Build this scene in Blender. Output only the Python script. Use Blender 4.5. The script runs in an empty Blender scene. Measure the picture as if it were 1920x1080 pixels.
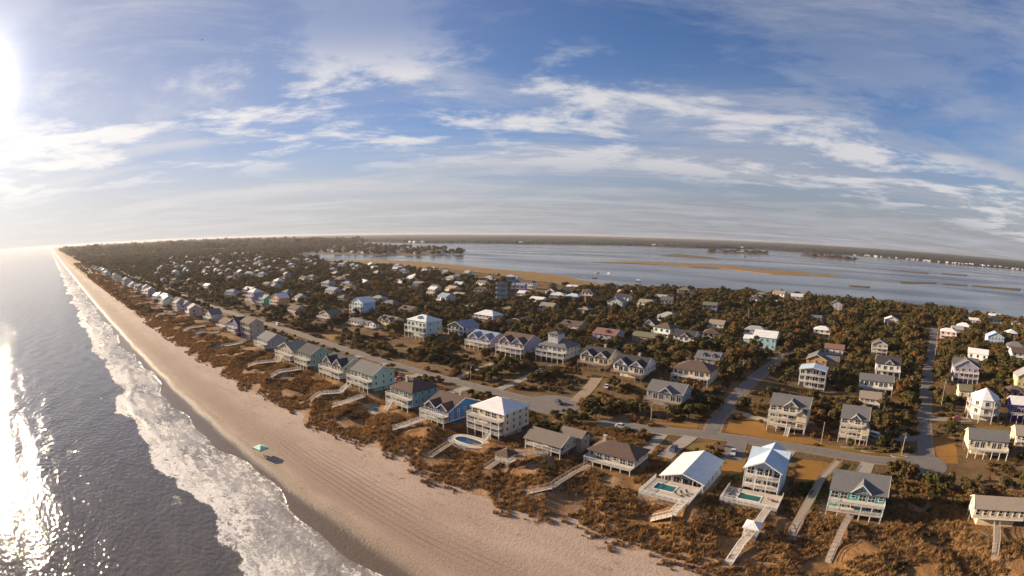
import bpy, bmesh, math, random
from mathutils import Vector, Matrix

# ---------------------------------------------------------------- camera, sky, sun, exposure
scene = bpy.context.scene
R = math.radians
CAM_H = 70.0
HEADING, PITCH, ROLL = R(38.6), R(-5.87), R(0.535)   # heading is measured from +Y (inland) towards -X (along the shore)
cam_data = bpy.data.cameras.new('camera')
cam_data.type = 'PANO'                                # the photograph comes from a wide action-camera lens: the horizon bows
cam_data.panorama_type = 'FISHEYE_EQUISOLID'
cam_data.sensor_fit = 'HORIZONTAL'
cam_data.sensor_width = 36.0
cam_data.fisheye_lens = 18.75
cam_data.fisheye_fov = R(180)
cam_data.clip_start, cam_data.clip_end = 0.5, 80000
cam = bpy.data.objects.new('camera', cam_data)
fwd = Vector((-math.sin(HEADING) * math.cos(PITCH), math.cos(HEADING) * math.cos(PITCH), math.sin(PITCH)))
r0 = fwd.cross(Vector((0, 0, 1))).normalized()
u0 = r0.cross(fwd)
right = r0 * math.cos(ROLL) + u0 * math.sin(ROLL)
up = u0 * math.cos(ROLL) - r0 * math.sin(ROLL)
cam.matrix_world = Matrix(((right.x, up.x, -fwd.x, 0), (right.y, up.y, -fwd.y, 0), (right.z, up.z, -fwd.z, CAM_H), (0, 0, 0, 1)))
scene.collection.objects.link(cam)
scene.camera = cam

SUN_OFF, SUN_EL = R(11.5), R(15.2)                    # the sun stands along the shore to the left, a little out to sea
SUN_DIR = Vector((-math.cos(SUN_OFF) * math.cos(SUN_EL), -math.sin(SUN_OFF) * math.cos(SUN_EL), math.sin(SUN_EL)))
sun_data = bpy.data.lights.new('sun', 'SUN')
sun_data.energy = 5.0
sun_data.angle = R(0.53)
sun_data.color = (1.0, 0.80, 0.56)
sun = bpy.data.objects.new('sun', sun_data)
sun.rotation_euler = SUN_DIR.to_track_quat('Z', 'Y').to_euler()
scene.collection.objects.link(sun)

world = bpy.data.worlds.new('World')
scene.world = world
world.use_nodes = True
WT = world.node_tree
WT.nodes.clear()
def wn(kind, **kw):
    n = WT.nodes.new(kind)
    for k, v in kw.items(): setattr(n, k, v)
    return n
def wl(a, b): WT.links.new(a, b)
def wmath(op, a, b=None, c=None, clamp=False):
    n = wn('ShaderNodeMath', operation=op, use_clamp=clamp)
    for i, v in enumerate((a, b, c)):
        if v is None: continue
        if isinstance(v, (int, float)): n.inputs[i].default_value = v
        else: wl(v, n.inputs[i])
    return n.outputs[0]
def wrange(v, a, b, c=0.0, d=1.0):
    n = wn('ShaderNodeMapRange', interpolation_type='SMOOTHSTEP')
    wl(v, n.inputs[0])
    for i, q in enumerate((a, b, c, d)): n.inputs[i + 1].default_value = q
    return n.outputs[0]
def wmix(f, a, b, blend='MIX'):
    n = wn('ShaderNodeMix', data_type='RGBA', blend_type=blend)
    if isinstance(f, (int, float)): n.inputs[0].default_value = f
    else: wl(f, n.inputs[0])
    for i, v in ((6, a), (7, b)):
        if isinstance(v, tuple): n.inputs[i].default_value = (*v, 1)
        else: wl(v, n.inputs[i])
    return n.outputs[2]
wtc = wn('ShaderNodeTexCoord')
sky = wn('ShaderNodeTexSky')
sky.sky_type = 'NISHITA'
sky.sun_disc = False
sky.sun_elevation = SUN_EL
sky.sun_rotation = math.atan2(SUN_DIR.x, SUN_DIR.y)
sky.altitude = 0
sky.air_density, sky.dust_density, sky.ozone_density = 1.0, 0.25, 2.5
SKY = 0.046
HAZE = 0.00005
skyc = wmix(1.0, sky.outputs[0], (SKY * .80, SKY * .90, SKY * 1.20), 'MULTIPLY')
# directions in the camera's heading frame so that the cloud streets run across the view as in the photograph
rotn = wn('ShaderNodeVectorRotate', rotation_type='Z_AXIS')
rotn.inputs['Angle'].default_value = -HEADING
wl(wtc.outputs['Generated'], rotn.inputs['Vector'])
sep = wn('ShaderNodeSeparateXYZ'); wl(rotn.outputs[0], sep.inputs[0])
el = sep.outputs[2]
den = wmath('ADD', wmath('MAXIMUM', el, 0.0), 0.05)
cx_ = wmath('DIVIDE', sep.outputs[0], den); cy_ = wmath('DIVIDE', sep.outputs[1], den)
def cloud_noise(sx, sy, ox, oy, scale, detail, rough, dist):
    c = wn('ShaderNodeCombineXYZ')
    wl(wmath('MULTIPLY_ADD', cx_, sx, ox), c.inputs[0]); wl(wmath('MULTIPLY_ADD', cy_, sy, oy), c.inputs[1])
    n = wn('ShaderNodeTexNoise'); wl(c.outputs[0], n.inputs['Vector'])
    n.inputs['Scale'].default_value = scale; n.inputs['Detail'].default_value = detail
    n.inputs['Roughness'].default_value = rough; n.inputs['Distortion'].default_value = dist
    return n.outputs[0]
# a long veil of alto-cumulus: bright puffed edge at about ten degrees, thinning upwards
band_d = wmath('MULTIPLY_ADD', cx_, -0.14, cy_)                     # the street drifts farther away to the left
band = wmath('MULTIPLY', wrange(band_d, 2.0, 3.1), wrange(band_d, 6.4, 4.0))
puffs = cloud_noise(0.62, 0.74, 5.3, 4.4, 1.15, 9, 0.63, 0.25)
veil = cloud_noise(0.16, 0.55, 7.0, 2.2, 1.1, 7, 0.6, 0.8)
cirr = cloud_noise(0.34, 0.30, 1.3, 9.1, 1.0, 9, 0.68, 1.2)
m_puff = wmath('MULTIPLY', wrange(puffs, 0.475, 0.60), wmath('MULTIPLY_ADD', band, 0.80, 0.14))
m_veil = wmath('MULTIPLY', wrange(veil, 0.40, 0.68), wmath('MULTIPLY_ADD', wrange(el, 0.38, 0.10), 0.72, 0.04))
m_cirr = wmath('MULTIPLY', wrange(cirr, 0.47, 0.66), wmath('MULTIPLY', wrange(el, 0.10, 0.26), 0.50))
low = wrange(el, 0.21, 0.015)                                       # milky low air near the horizon
sunv = wn('ShaderNodeVectorMath', operation='DOT_PRODUCT')
wl(wtc.outputs['Generated'], sunv.inputs[0]); sunv.inputs[1].default_value = SUN_DIR
cosang = sunv.outputs[1]
ang = wmath('ARCCOSINE', wmath('MINIMUM', cosang, 1.0))
near = wrange(ang, 1.55, 0.15)                                      # brighter cloud and haze towards the sun
lowcol = wmix(near, (0.148, 0.146, 0.160), (0.33, 0.315, 0.31))
cloudcol = wmix(near, (0.225, 0.23, 0.255), (0.36, 0.35, 0.35))
milk = wmix(wmath('MULTIPLY', wrange(ang, 1.35, 0.1), 0.66), skyc, (0.155, 0.158, 0.19))
c1 = wmix(wmath('MULTIPLY', low, 0.86), milk, lowcol)
c2 = wmix(m_veil, c1, wmix(0.35, cloudcol, lowcol))
c3 = wmix(m_cirr, c2, cloudcol)
c4 = wmix(m_puff, c3, wmix(near, (0.30, 0.295, 0.305), (0.42, 0.40, 0.39)))
g1 = wmath('EXPONENT', wmath('MULTIPLY', wmath('MULTIPLY', ang, ang), -1.0 / R(3.9) ** 2))
g2 = wmath('EXPONENT', wmath('MULTIPLY', ang, -1.0 / R(8.0)))
glow = wmath('ADD', wmath('MULTIPLY', g1, 1.0), wmath('MULTIPLY', g2, 0.26))
gcol = wn('ShaderNodeVectorMath', operation='SCALE'); gcol.inputs[0].default_value = (1.0, 0.93, 0.86); wl(glow, gcol.inputs['Scale'])
c5 = wmix(1.0, c4, gcol.outputs[0], 'ADD')
bg = wn('ShaderNodeBackground'); wl(c5, bg.inputs[0]); bg.inputs[1].default_value = 1.0
wo = wn('ShaderNodeOutputWorld'); wl(bg.outputs[0], wo.inputs[0])
world.cycles.sampling_method = 'MANUAL'; world.cycles.sample_map_resolution = 1024

scene.view_settings.view_transform = 'Standard'
scene.view_settings.look = 'None'
scene.view_settings.gamma = 1.0
scene.view_settings.exposure = 1.2
scene.render.engine = 'CYCLES'
cy = scene.cycles
cy.use_denoising = True
cy.denoiser = 'OPENIMAGEDENOISE'
cy.max_bounces, cy.diffuse_bounces, cy.glossy_bounces, cy.transmission_bounces, cy.volume_bounces = 4, 2, 2, 2, 1
cy.transparent_max_bounces = 8
cy.caustics_reflective = False
cy.caustics_refractive = False
cy.use_adaptive_sampling = True
cy.adaptive_threshold = 0.02

# ---------------------------------------------------------------- the lie of the land
def lerp_tab(tab, t):
    if t <= tab[0][0]: return tab[0][1]
    for (a, b), (c, d) in zip(tab, tab[1:]):
        if t <= c: return b + (d - b) * (t - a) / (c - a)
    return tab[-1][1]
def sstep(a, b, t):
    t = min(1.0, max(0.0, (t - a) / (b - a))); return t * t * (3 - 2 * t)
PROFILE = [(-5600.0, -19.2), (-560.0, -12.8), (0.0, -4.8), (35.0, -1.6), (50.4, -0.08), (57.4, 0.72), (60.9, 1.76), (72.8, 2.02), (84.0, 2.47), (91.0, 3.12), (99.4, 4.68), (109.2, 5.59), (120.4, 5.2), (133.0, 4.16), (145.6, 3.77), (4200.0, 3.77)]
RIDGE = [(184.8, 0.0), (196.0, 0.7), (212.8, 3.08), (232.4, 4.48), (259.0, 3.36), (301.0, 1.4), (364.0, 0.56), (5600.0, 0.0)]
SHORE = [(-12600, 3640), (-5600, 3220), (-3640, 2660), (-2660, 1750), (-2100, 1260), (-1680, 896), (-1400, 784), (-1162, 763), (-966, 798), (-784, 795), (-588, 735), (-399, 669), (-367, 616), (-336, 585), (-280, 623), (-229, 672), (-112, 697), (-11, 702), (98, 686), (212, 649), (364, 616), (840, 588)]
def waterline(x):
    x /= 1.4
    return 1.4 * (37.8 + 1.5 * math.sin(x * .055 + .6) + 1.1 * math.sin(x * .131 + 2.0) + .5 * math.sin(x * .33))
def terrain(x, y):
    z = lerp_tab(PROFILE, y)
    z += sstep(-8, -60, x) * lerp_tab(RIDGE, y)
    dn = sstep(91, 102, y) * (1 - sstep(118, 132, y))
    if dn > 0:
        z += dn * (.6 * math.sin(x * .13 + 1.3 * math.sin(y * .11)) + .5 * math.sin(x * .29 + y * .21 + 1) + .35 * math.sin(y * .44 - x * .08) + .2 * math.sin(x * .7 + y * .56))
    if y > 140: z += .3 * math.sin(x * .02 + y * .014) * sstep(140, 180, y)
    if y > 400 or x < -1400:
        s = lerp_tab(SHORE, x)
        if y > s - 80: z = min(z, .25 + max(-4, (s - y) * .03))
    return z
# ---------------------------------------------------------------- helpers
COL = scene.collection
def link(o, parent=None):
    COL.objects.link(o)
    if parent is not None: o.parent = parent
    return o
def tag(o, label, cat, group=None):
    o['label'] = label; o['category'] = cat
    if group: o['group'] = group
    return o
def empty(name, loc, rz=0.0):
    o = bpy.data.objects.new(name, None)
    o.empty_display_size = 0.5
    o.location = loc; o.rotation_euler = (0, 0, rz)
    return link(o)
class MB:
    """collects simple solids and builds them as one mesh"""
    def __init__(s): s.v = []; s.f = []
    def add(s, vs, fs):
        b = len(s.v); s.v += [tuple(p) for p in vs]; s.f += [tuple(b + i for i in f) for f in fs]; return s
    def box(s, x0, x1, y0, y1, z0, z1):
        return s.add([(x0, y0, z0), (x1, y0, z0), (x1, y1, z0), (x0, y1, z0), (x0, y0, z1), (x1, y0, z1), (x1, y1, z1), (x0, y1, z1)],
                     [(3, 2, 1, 0), (4, 5, 6, 7), (0, 1, 5, 4), (1, 2, 6, 5), (2, 3, 7, 6), (3, 0, 4, 7)])
    def bar(s, a, b, w, h=None):
        """box of section w x h from a to b"""
        a, b = Vector(a), Vector(b); h = h or w
        d = (b - a).normalized()
        up = Vector((0, 0, 1)) if abs(d.z) < .95 else Vector((0, 1, 0))
        sx = d.cross(up).normalized() * (w / 2); sz = sx.cross(d).normalized() * (h / 2)
        vs = [a - sx - sz, a + sx - sz, a + sx + sz, a - sx + sz, b - sx - sz, b + sx - sz, b + sx + sz, b - sx + sz]
        return s.add(vs, [(0, 1, 2, 3), (7, 6, 5, 4), (0, 4, 5, 1), (1, 5, 6, 2), (2, 6, 7, 3), (3, 7, 4, 0)])
    def cyl(s, c, r0, r1, z0, z1, n=8):
        vs = [(c[0] + r0 * math.cos(2 * math.pi * i / n), c[1] + r0 * math.sin(2 * math.pi * i / n), z0) for i in range(n)]
        vs += [(c[0] + r1 * math.cos(2 * math.pi * i / n), c[1] + r1 * math.sin(2 * math.pi * i / n), z1) for i in range(n)]
        fs = [(i, (i + 1) % n, n + (i + 1) % n, n + i) for i in range(n)] + [tuple(range(n - 1, -1, -1)), tuple(range(n, 2 * n))]
        return s.add(vs, fs)
    def prism(s, poly, y0, y1):
        """extrude an (x, z) outline along y"""
        n = len(poly)
        vs = [(x, y0, z) for x, z in poly] + [(x, y1, z) for x, z in poly]
        return s.add(vs, [tuple(range(n)), tuple(range(2 * n - 1, n - 1, -1))] + [(i, n + i, n + (i + 1) % n, (i + 1) % n) for i in range(n)])
    def prism_x(s, poly, x0, x1):
        n = len(poly)
        vs = [(x0, y, z) for y, z in poly] + [(x1, y, z) for y, z in poly]
        return s.add(vs, [tuple(range(n - 1, -1, -1)), tuple(range(n, 2 * n))] + [(i, (i + 1) % n, n + (i + 1) % n, n + i) for i in range(n)])
    def mesh(s, name, mat, smooth=False):
        me = bpy.data.meshes.new(name); me.from_pydata(s.v, [], s.f); me.validate()
        bm = bmesh.new(); bm.from_mesh(me); bmesh.ops.recalc_face_normals(bm, faces=bm.faces); bm.to_mesh(me); bm.free()
        if mat: me.materials.append(mat)
        if smooth: me.polygons.foreach_set('use_smooth', [True] * len(me.polygons))
        return me
    def build(s, name, mat, parent=None, loc=(0, 0, 0), smooth=False):
        o = bpy.data.objects.new(name, s.mesh(name, mat, smooth)); o.location = loc
        return link(o, parent)
def place(name, me, parent, loc, rz=0.0, scale=None):
    o = bpy.data.objects.new(name, me); o.location = loc; o.rotation_euler = (0, 0, rz)
    if scale: o.scale = scale
    return link(o, parent)
def copy_tree(o, parent=None):
    c = o.copy(); COL.objects.link(c); c.parent = parent
    for ch in list(o.children): copy_tree(ch, c)
    return c

# ---------------------------------------------------------------- procedural materials
class NT:
    def __init__(s, name):
        s.m = bpy.data.materials.new(name); s.m.use_nodes = True; s.t = s.m.node_tree
        s.b = s.t.nodes['Principled BSDF']; s.o = s.t.nodes['Material Output']
        s.co = s.t.nodes.new('ShaderNodeTexCoord')
    def n(s, kind, **kw):
        q = s.t.nodes.new(kind)
        for k, v in kw.items(): setattr(q, k, v)
        return q
    def l(s, a, b): s.t.links.new(a, b)
    def put(s, sock, v):
        if isinstance(v, (int, float)): sock.default_value = v
        elif isinstance(v, (tuple, list)):
            sock.default_value = (*v, 1) if len(sock.default_value) == 4 and len(v) == 3 else v
        else: s.l(v, sock)
    def math(s, op, a, b=None, c=None, clamp=False):
        q = s.n('ShaderNodeMath', operation=op, use_clamp=clamp)
        for i, v in enumerate((a, b, c)):
            if v is not None: s.put(q.inputs[i], v)
        return q.outputs[0]
    def rng(s, v, a, b, c=0.0, d=1.0):
        q = s.n('ShaderNodeMapRange', interpolation_type='SMOOTHSTEP'); s.put(q.inputs[0], v)
        for i, w in enumerate((a, b, c, d)): q.inputs[i + 1].default_value = w
        return q.outputs[0]
    def mix(s, f, a, b, blend='MIX'):
        q = s.n('ShaderNodeMix', data_type='RGBA', blend_type=blend)
        s.put(q.inputs[0], f); s.put(q.inputs[6], a); s.put(q.inputs[7], b)
        return q.outputs[2]
    def noise(s, scale, detail=4, rough=.55, vec=None, dist=0.0, stretch=None, out=0):
        v = vec or s.co.outputs['Object']
        if stretch:
            mp = s.n('ShaderNodeMapping'); s.l(v, mp.inputs[0]); mp.inputs['Scale'].default_value = stretch; v = mp.outputs[0]
        q = s.n('ShaderNodeTexNoise'); s.l(v, q.inputs['Vector'])
        q.inputs['Scale'].default_value = scale; q.inputs['Detail'].default_value = detail
        q.inputs['Roughness'].default_value = rough; q.inputs['Distortion'].default_value = dist
        return q.outputs[out]
    def bump(s, h, strength=.3, dist=.05, chain=None):
        q = s.n('ShaderNodeBump'); s.l(h, q.inputs['Height']); q.inputs['Strength'].default_value = strength
        q.inputs['Distance'].default_value = dist
        if chain: s.l(chain, q.inputs['Normal'])
        return q.outputs[0]
    def done(s, color, rough=.8, normal=None, spec=.3, metal=0.0):
        s.put(s.b.inputs['Base Color'], color); s.put(s.b.inputs['Roughness'], rough)
        s.b.inputs['Specular IOR Level'].default_value = spec; s.b.inputs['Metallic'].default_value = metal
        if normal: s.l(normal, s.b.inputs['Normal'])
        return s.m
MATS = {}
def dim(c, k): return tuple(min(1, v * k) for v in c)
def siding(name, c):
    k = 'siding_' + name
    if k not in MATS:
        t = NT(k); z = t.n('ShaderNodeSeparateXYZ'); t.l(t.co.outputs['Object'], z.inputs[0])
        lap = t.math('FRACT', t.math('MULTIPLY', z.outputs[2], 5.0))
        nz = t.noise(.6, 5, .6, stretch=(1, 1, .25))
        MATS[k] = t.done(t.mix(t.rng(nz, .3, .75), dim(c, 1.06), dim(c, .80)), .7, t.bump(lap, .5, .03))
    return MATS[k]
def shingle(name, c):
    k = 'shingle_' + name
    if k not in MATS:
        t = NT(k)
        a = t.noise(7, 3, .7, stretch=(.5, 1, 1)); b = t.noise(.35, 4, .6)
        col = t.mix(t.rng(a, .25, .75), dim(c, .72), dim(c, 1.25)); col = t.mix(t.math('MULTIPLY', t.rng(b, .45, .75), .35), col, dim(c, .6))
        MATS[k] = t.done(col, .9, t.bump(a, .4, .04))
    return MATS[k]
def metal_roof(name, c):
    k = 'metal_roof_' + name
    if k not in MATS:
        t = NT(k); s = t.n('ShaderNodeSeparateXYZ'); t.l(t.co.outputs['Object'], s.inputs[0])
        rib = t.math('GREATER_THAN', t.math('FRACT', t.math('MULTIPLY', t.math('ADD', s.outputs[0], s.outputs[1]), 2.0)), .88)
        b = t.noise(.5, 5, .65)
        MATS[k] = t.done(t.mix(t.rng(b, .35, .8), c, dim(c, .82)), .45, t.bump(rib, .6, .04), .5)
    return MATS[k]
def paint(name, c, rough=.6, spec=.35):
    k = 'paint_' + name
    if k not in MATS:
        t = NT(k); a = t.noise(3, 4, .6)
        MATS[k] = t.done(t.mix(t.rng(a, .35, .8), c, dim(c, .84)), rough, None, spec)
    return MATS[k]
def timber(name, c):
    k = 'timber_' + name
    if k not in MATS:
        t = NT(k); a = t.noise(2.5, 5, .7, stretch=(1, 1, .4))
        MATS[k] = t.done(t.mix(t.rng(a, .3, .75), dim(c, .7), dim(c, 1.15)), .85, t.bump(a, .3, .02))
    return MATS[k]
def glass_pane():
    if 'pane' not in MATS:
        t = NT('window_glass'); oi = t.n('ShaderNodeObjectInfo')
        MATS['pane'] = t.done(t.mix(oi.outputs['Random'], (.012, .015, .02), (.06, .06, .065)), .06, None, .6)
    return MATS['pane']
# ---------------------------------------------------------------- the setting
def frange(a, b, n): return [a + (b - a) * i / n for i in range(n + 1)]
def grow(a, b, first, k):
    out, st, v = [], first, a
    sg = 1 if b > a else -1
    while (b - v) * sg > 0: out.append(v); v += st * sg; st *= k
    out.append(b); return out
XS = sorted(set([round(v, 2) for v in grow(-470, -24000, 2.2, 1.09) + frange(-470, 130, 340) + grow(130, 9000, 3, 1.25)]))
def toe(x):
    return 1.4 * (66 - 3.5 * sstep(-60, -280, x) + 1.3 * math.sin(x * .09) + .9 * math.sin(x * .21 + 1) + .6 * math.sin(x * .55 + 2) - 8 * sstep(-500, -3000, x))
def grid_mesh(name, xs, rows, mat, attr=None, smooth=True):
    """rows(x) gives the list of (y, z) across the sheet at that x"""
    vs, fs, at = [], [], []
    for x in xs:
        rr = rows(x)
        for q in rr:
            vs.append((x, q[0], q[1]))
            if attr: at.append(q[2])
    n = len(rr)
    for i in range(len(xs) - 1):
        for j in range(n - 1):
            a = i * n + j; fs.append((a, a + n, a + n + 1, a + 1))
    me = bpy.data.meshes.new(name); me.from_pydata(vs, [], fs); me.materials.append(mat)
    if smooth: me.polygons.foreach_set('use_smooth', [True] * len(fs))
    if attr:
        A = me.attributes.new(attr, 'FLOAT', 'POINT'); A.data.foreach_set('value', at)
    o = bpy.data.objects.new(name, me); link(o); o['kind'] = 'structure'
    return o

# beach sand: wet strip at the swash, scarp, dry sand crossed by wheel tracks, trampled and littered near the dune
def sand_mat():
    t = NT('beach_sand'); s = t.n('ShaderNodeSeparateXYZ'); t.l(t.co.outputs['Object'], s.inputs[0])
    y = s.outputs[1]
    w1 = t.noise(.035, 4, .6); yy = t.math('MULTIPLY_ADD', t.math('SUBTRACT', w1, .5), 7.0, y)
    fine = t.noise(2.2, 6, .7); mid = t.noise(.16, 5, .65, stretch=(.35, 1, 1))
    dry = t.mix(t.rng(mid, .3, .7), (.355, .255, .195), (.43, .32, .245))
    dry = t.mix(t.math('MULTIPLY', t.rng(fine, .45, .8), .35), dry, (.33, .235, .165))
    damp = t.mix(t.rng(mid, .3, .7), (.26, .185, .13), (.34, .25, .18))
    wet = (.13, .095, .07)
    col = t.mix(t.rng(yy, 57.5, 61.0), wet, t.mix(t.rng(yy, 60, 62.5), damp, dry))
    # darker damp flat where vehicles run
    col = t.mix(t.math('MULTIPLY', t.math('MULTIPLY', t.rng(yy, 61, 66), t.rng(yy, 79, 70)), .8), col, (.29, .205, .15))
    # wheel tracks along the beach
    tv = t.math('MULTIPLY_ADD', t.noise(.012, 2, .5), 9.0, y)
    tr = t.math('SINE', t.math('MULTIPLY', tv, 3.6))
    tm = t.math('MULTIPLY', t.rng(tr, .72, .95), t.math('MULTIPLY', t.rng(t.noise(.045, 3, .6, stretch=(.3, 1, 1)), .46, .6), t.math('MULTIPLY', t.rng(y, 64, 68), t.rng(y, 84, 76))))
    col = t.mix(t.math('MULTIPLY', tm, .75), col, (.20, .145, .105))
    # wrack and grass litter towards the dune
    lit = t.math('MULTIPLY', t.rng(t.noise(.35, 7, .75, stretch=(.6, 1, 1)), .56, .66), t.rng(y, 75, 87))
    col = t.mix(t.math('MULTIPLY', lit, .9), col, (.17, .105, .055))
    wr = t.math('MULTIPLY', t.rng(t.noise(.9, 5, .7), .60, .68), t.math('MULTIPLY', t.rng(yy, 60.2, 61.2), t.rng(yy, 63.0, 61.6)))
    col = t.mix(t.math('MULTIPLY', wr, .8), col, (.07, .05, .035))
    foot = t.noise(1.1, 5, .7)
    bmp = t.bump(t.math('MULTIPLY_ADD', tm, -.6, t.math('MULTIPLY_ADD', fine, .25, foot)), .7, .22)
    return t.done(col, t.rng(yy, 56, 62, .28, .92), bmp, .3)
def beach_rows(x):
    T = toe(x); ys = frange(40, 66, 26) + frange(66, T, 22)[1:]
    return [(y, terrain(x, y)) for y in ys]
beach = grid_mesh('beach', XS, beach_rows, sand_mat())

def ground_mat():
    t = NT('ground'); s = t.n('ShaderNodeSeparateXYZ'); t.l(t.co.outputs['Object'], s.inputs[0])
    y = s.outputs[1]; a = t.noise(.09, 6, .7); b = t.noise(.8, 6, .72); c = t.noise(.022, 4, .6)
    dune = t.mix(t.rng(b, .35, .7), (.31, .165, .068), (.20, .105, .044))
    dune = t.mix(t.rng(a, .5, .66), dune, (.33, .225, .145))
    dune = t.mix(t.math('MULTIPLY', t.rng(y, 101, 94), t.rng(b, .4, .6)), dune, (.40, .28, .19))
    land = t.mix(t.rng(a, .35, .7), (.12, .075, .035), (.21, .13, .06)); land = t.mix(t.rng(b, .55, .75), land, (.05, .035, .018))
    sandy = t.math('MULTIPLY', t.rng(c, .55, .66), t.rng(y, 190, 150)); land = t.mix(t.math('MULTIPLY', sandy, .6), land, (.34, .24, .16))
    col = t.mix(t.rng(y, 126, 140), dune, land)
    return t.done(col, .95, t.bump(b, .8, .5), .1)
def land_rows(x):
    T = toe(x); S = lerp_tab(SHORE, x) + 60
    ys = frange(T, 140, 38) + frange(140, 420, 68)[1:] + frange(420, max(S, 450), 36)[1:]
    return [(y, terrain(x, y)) for y in ys]
ground = grid_mesh('ground', XS, land_rows, ground_mat())

# the ocean: one sheet whose inner edge washes up the sand along the scalloped waterline
def ocean_mat():
    t = NT('sea_water')
    at = t.n('ShaderNodeAttribute', attribute_name='offshore'); d = at.outputs['Fac']
    s = t.n('ShaderNodeSeparateXYZ'); t.l(t.co.outputs['Object'], s.inputs[0])
    big = t.noise(.055, 5, .62, stretch=(.55, 1, 1)); lace = t.noise(.5, 8, .74, dist=1.1, stretch=(.7, 1, 1)); fine = t.noise(2.4, 5, .7)
    vor = t.n('ShaderNodeTexVoronoi', feature='DISTANCE_TO_EDGE'); t.l(t.co.outputs['Object'], vor.inputs['Vector']); vor.inputs['Scale'].default_value = .55
    # how much white water: full in the swash, torn to streaks seawards
    alongx = t.noise(.016, 3, .6, stretch=(1, .3, 1)); streak = t.noise(.30, 6, .7, stretch=(.28, 1, 1), dist=.5)
    reach = t.math('ADD', t.math('MULTIPLY_ADD', t.math('SUBTRACT', big, .5), 16.0, 23.0), t.math('MULTIPLY', t.math('SUBTRACT', alongx, .5), 22.0))
    k = t.math('DIVIDE', t.math('SUBTRACT', reach, d), reach)              # 0 at the outer breaker, 1 at the water's edge
    body = t.math('MULTIPLY_ADD', t.rng(k, .75, .05), .46, t.math('MULTIPLY_ADD', t.rng(streak, .36, .62), .42, .33))
    rim = t.rng(d, 1.6, .2)                                                # bright lip of the swash
    dens = t.math('MAXIMUM', t.math('MULTIPLY', t.math('MULTIPLY', body, t.rng(k, -.06, .06)), t.math('MULTIPLY_ADD', t.rng(alongx, .35, .6), .45, .55)), t.math('MULTIPLY', rim, t.rng(t.noise(.12, 3, .6), .35, .65, .25, .8)))
    dens = t.math('MINIMUM', dens, 1.0)
    torn = t.math('MULTIPLY_ADD', lace, .75, t.math('MULTIPLY_ADD', fine, .25, t.math('MULTIPLY', t.rng(vor.outputs['Distance'], .18, .0), .07)))
    thr = t.math('MULTIPLY_ADD', dens, -.34, .73)
    foam = t.rng(t.math('SUBTRACT', torn, thr), -.03, .09)
    foam = t.math('MULTIPLY', foam, t.rng(dens, 0, .12))
    # small whitecap lines on the breakers farther out
    crest = t.math('SINE', t.math('MULTIPLY_ADD', d, .30, t.math('MULTIPLY', t.noise(.03, 3, .6), 9.0)))
    cap = t.math('MULTIPLY', t.math('MULTIPLY', t.rng(crest, .93, .995), t.rng(t.noise(.05, 6, .7), .56, .66)), t.math('MULTIPLY', t.rng(d, 14, 22), t.rng(d, 62, 40)))
    foam = t.math('MAXIMUM', foam, t.math('MULTIPLY', cap, t.rng(fine, .42, .66, 0, .6)))
    wash = t.math('MULTIPLY', t.math('MULTIPLY', t.rng(k, -.02, .14), t.rng(t.noise(.09, 5, .62, stretch=(.5, 1, 1)), .30, .62, .12, .44)), t.rng(d, .1, 3.5, .35, 1))
    foam = t.math('MAXIMUM', foam, wash)
    foam = t.math('MULTIPLY', foam, t.rng(d, -.2, .5))
    shallow = t.mix(t.rng(d, 0, 26), (.17, .135, .105), (.10, .088, .080))
    deep = t.mix(t.rng(d, 40, 400), shallow, (.085, .083, .083))
    col = t.mix(foam, deep, (.66, .63, .61))
    ripple = t.noise(.62, 3, .55, stretch=(.8, 1, 1)); chop = t.noise(.16, 5, .6, stretch=(.6, 1, 1)); far = t.noise(.02, 6, .7, stretch=(.4, 1, 1))
    n1 = t.bump(ripple, 1.0, .27); n2 = t.bump(chop, 1.0, .40, n1); n3 = t.bump(t.math('MULTIPLY', foam, t.math('ADD', lace, fine)), .7, .35, n2)
    return t.done(col, t.math('MULTIPLY_ADD', foam, .72, .06), n3, .5)
def sea_z(x, y, d):
    f = sstep(0, 10, d)
    z = .08 * math.sin(d * .30 + 1.2 * math.sin(x * .02) + .5) * f + .06 * math.sin(d * .62 + x * .05) * f + .03 * math.sin(x * .23 + y * .34 + 2 * math.sin(y * .05 + x * .013)) * f
    z += .55 * f * max(0, math.sin(x * .024 + .8)) * math.exp(-((d - 17 - 2 * math.sin(x * .05)) / 1.8) ** 2)
    z += .4 * f * max(0, math.sin(x * .019 + 2.6)) * math.exp(-((d - 31 - 3 * math.sin(x * .037)) / 2.4) ** 2)
    return z * (1 - sstep(150, 600, d)) * (1 - sstep(-700, -1500, x))
OFF = frange(0, 8, 16) + frange(8, 90, 82)[1:] + grow(90, 24000, 2.2, 1.13)[1:]
XO = sorted(set([round(v, 2) for v in grow(-520, -24000, 1.8, 1.06) + frange(-520, 60, 480) + grow(60, 9000, 3, 1.3)]))
def ocean_rows(x):
    w = waterline(x) if x > -3000 else 51.0
    out = []
    for d in OFF:
        y = w - d
        z = max(.02 + sea_z(x, y, d), terrain(x, y) + .035) if d < 40 else sea_z(x, y, d)
        out.append((y, z, d))
    return out
ocean = grid_mesh('ocean', XO, ocean_rows, ocean_mat(), 'offshore')

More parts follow.
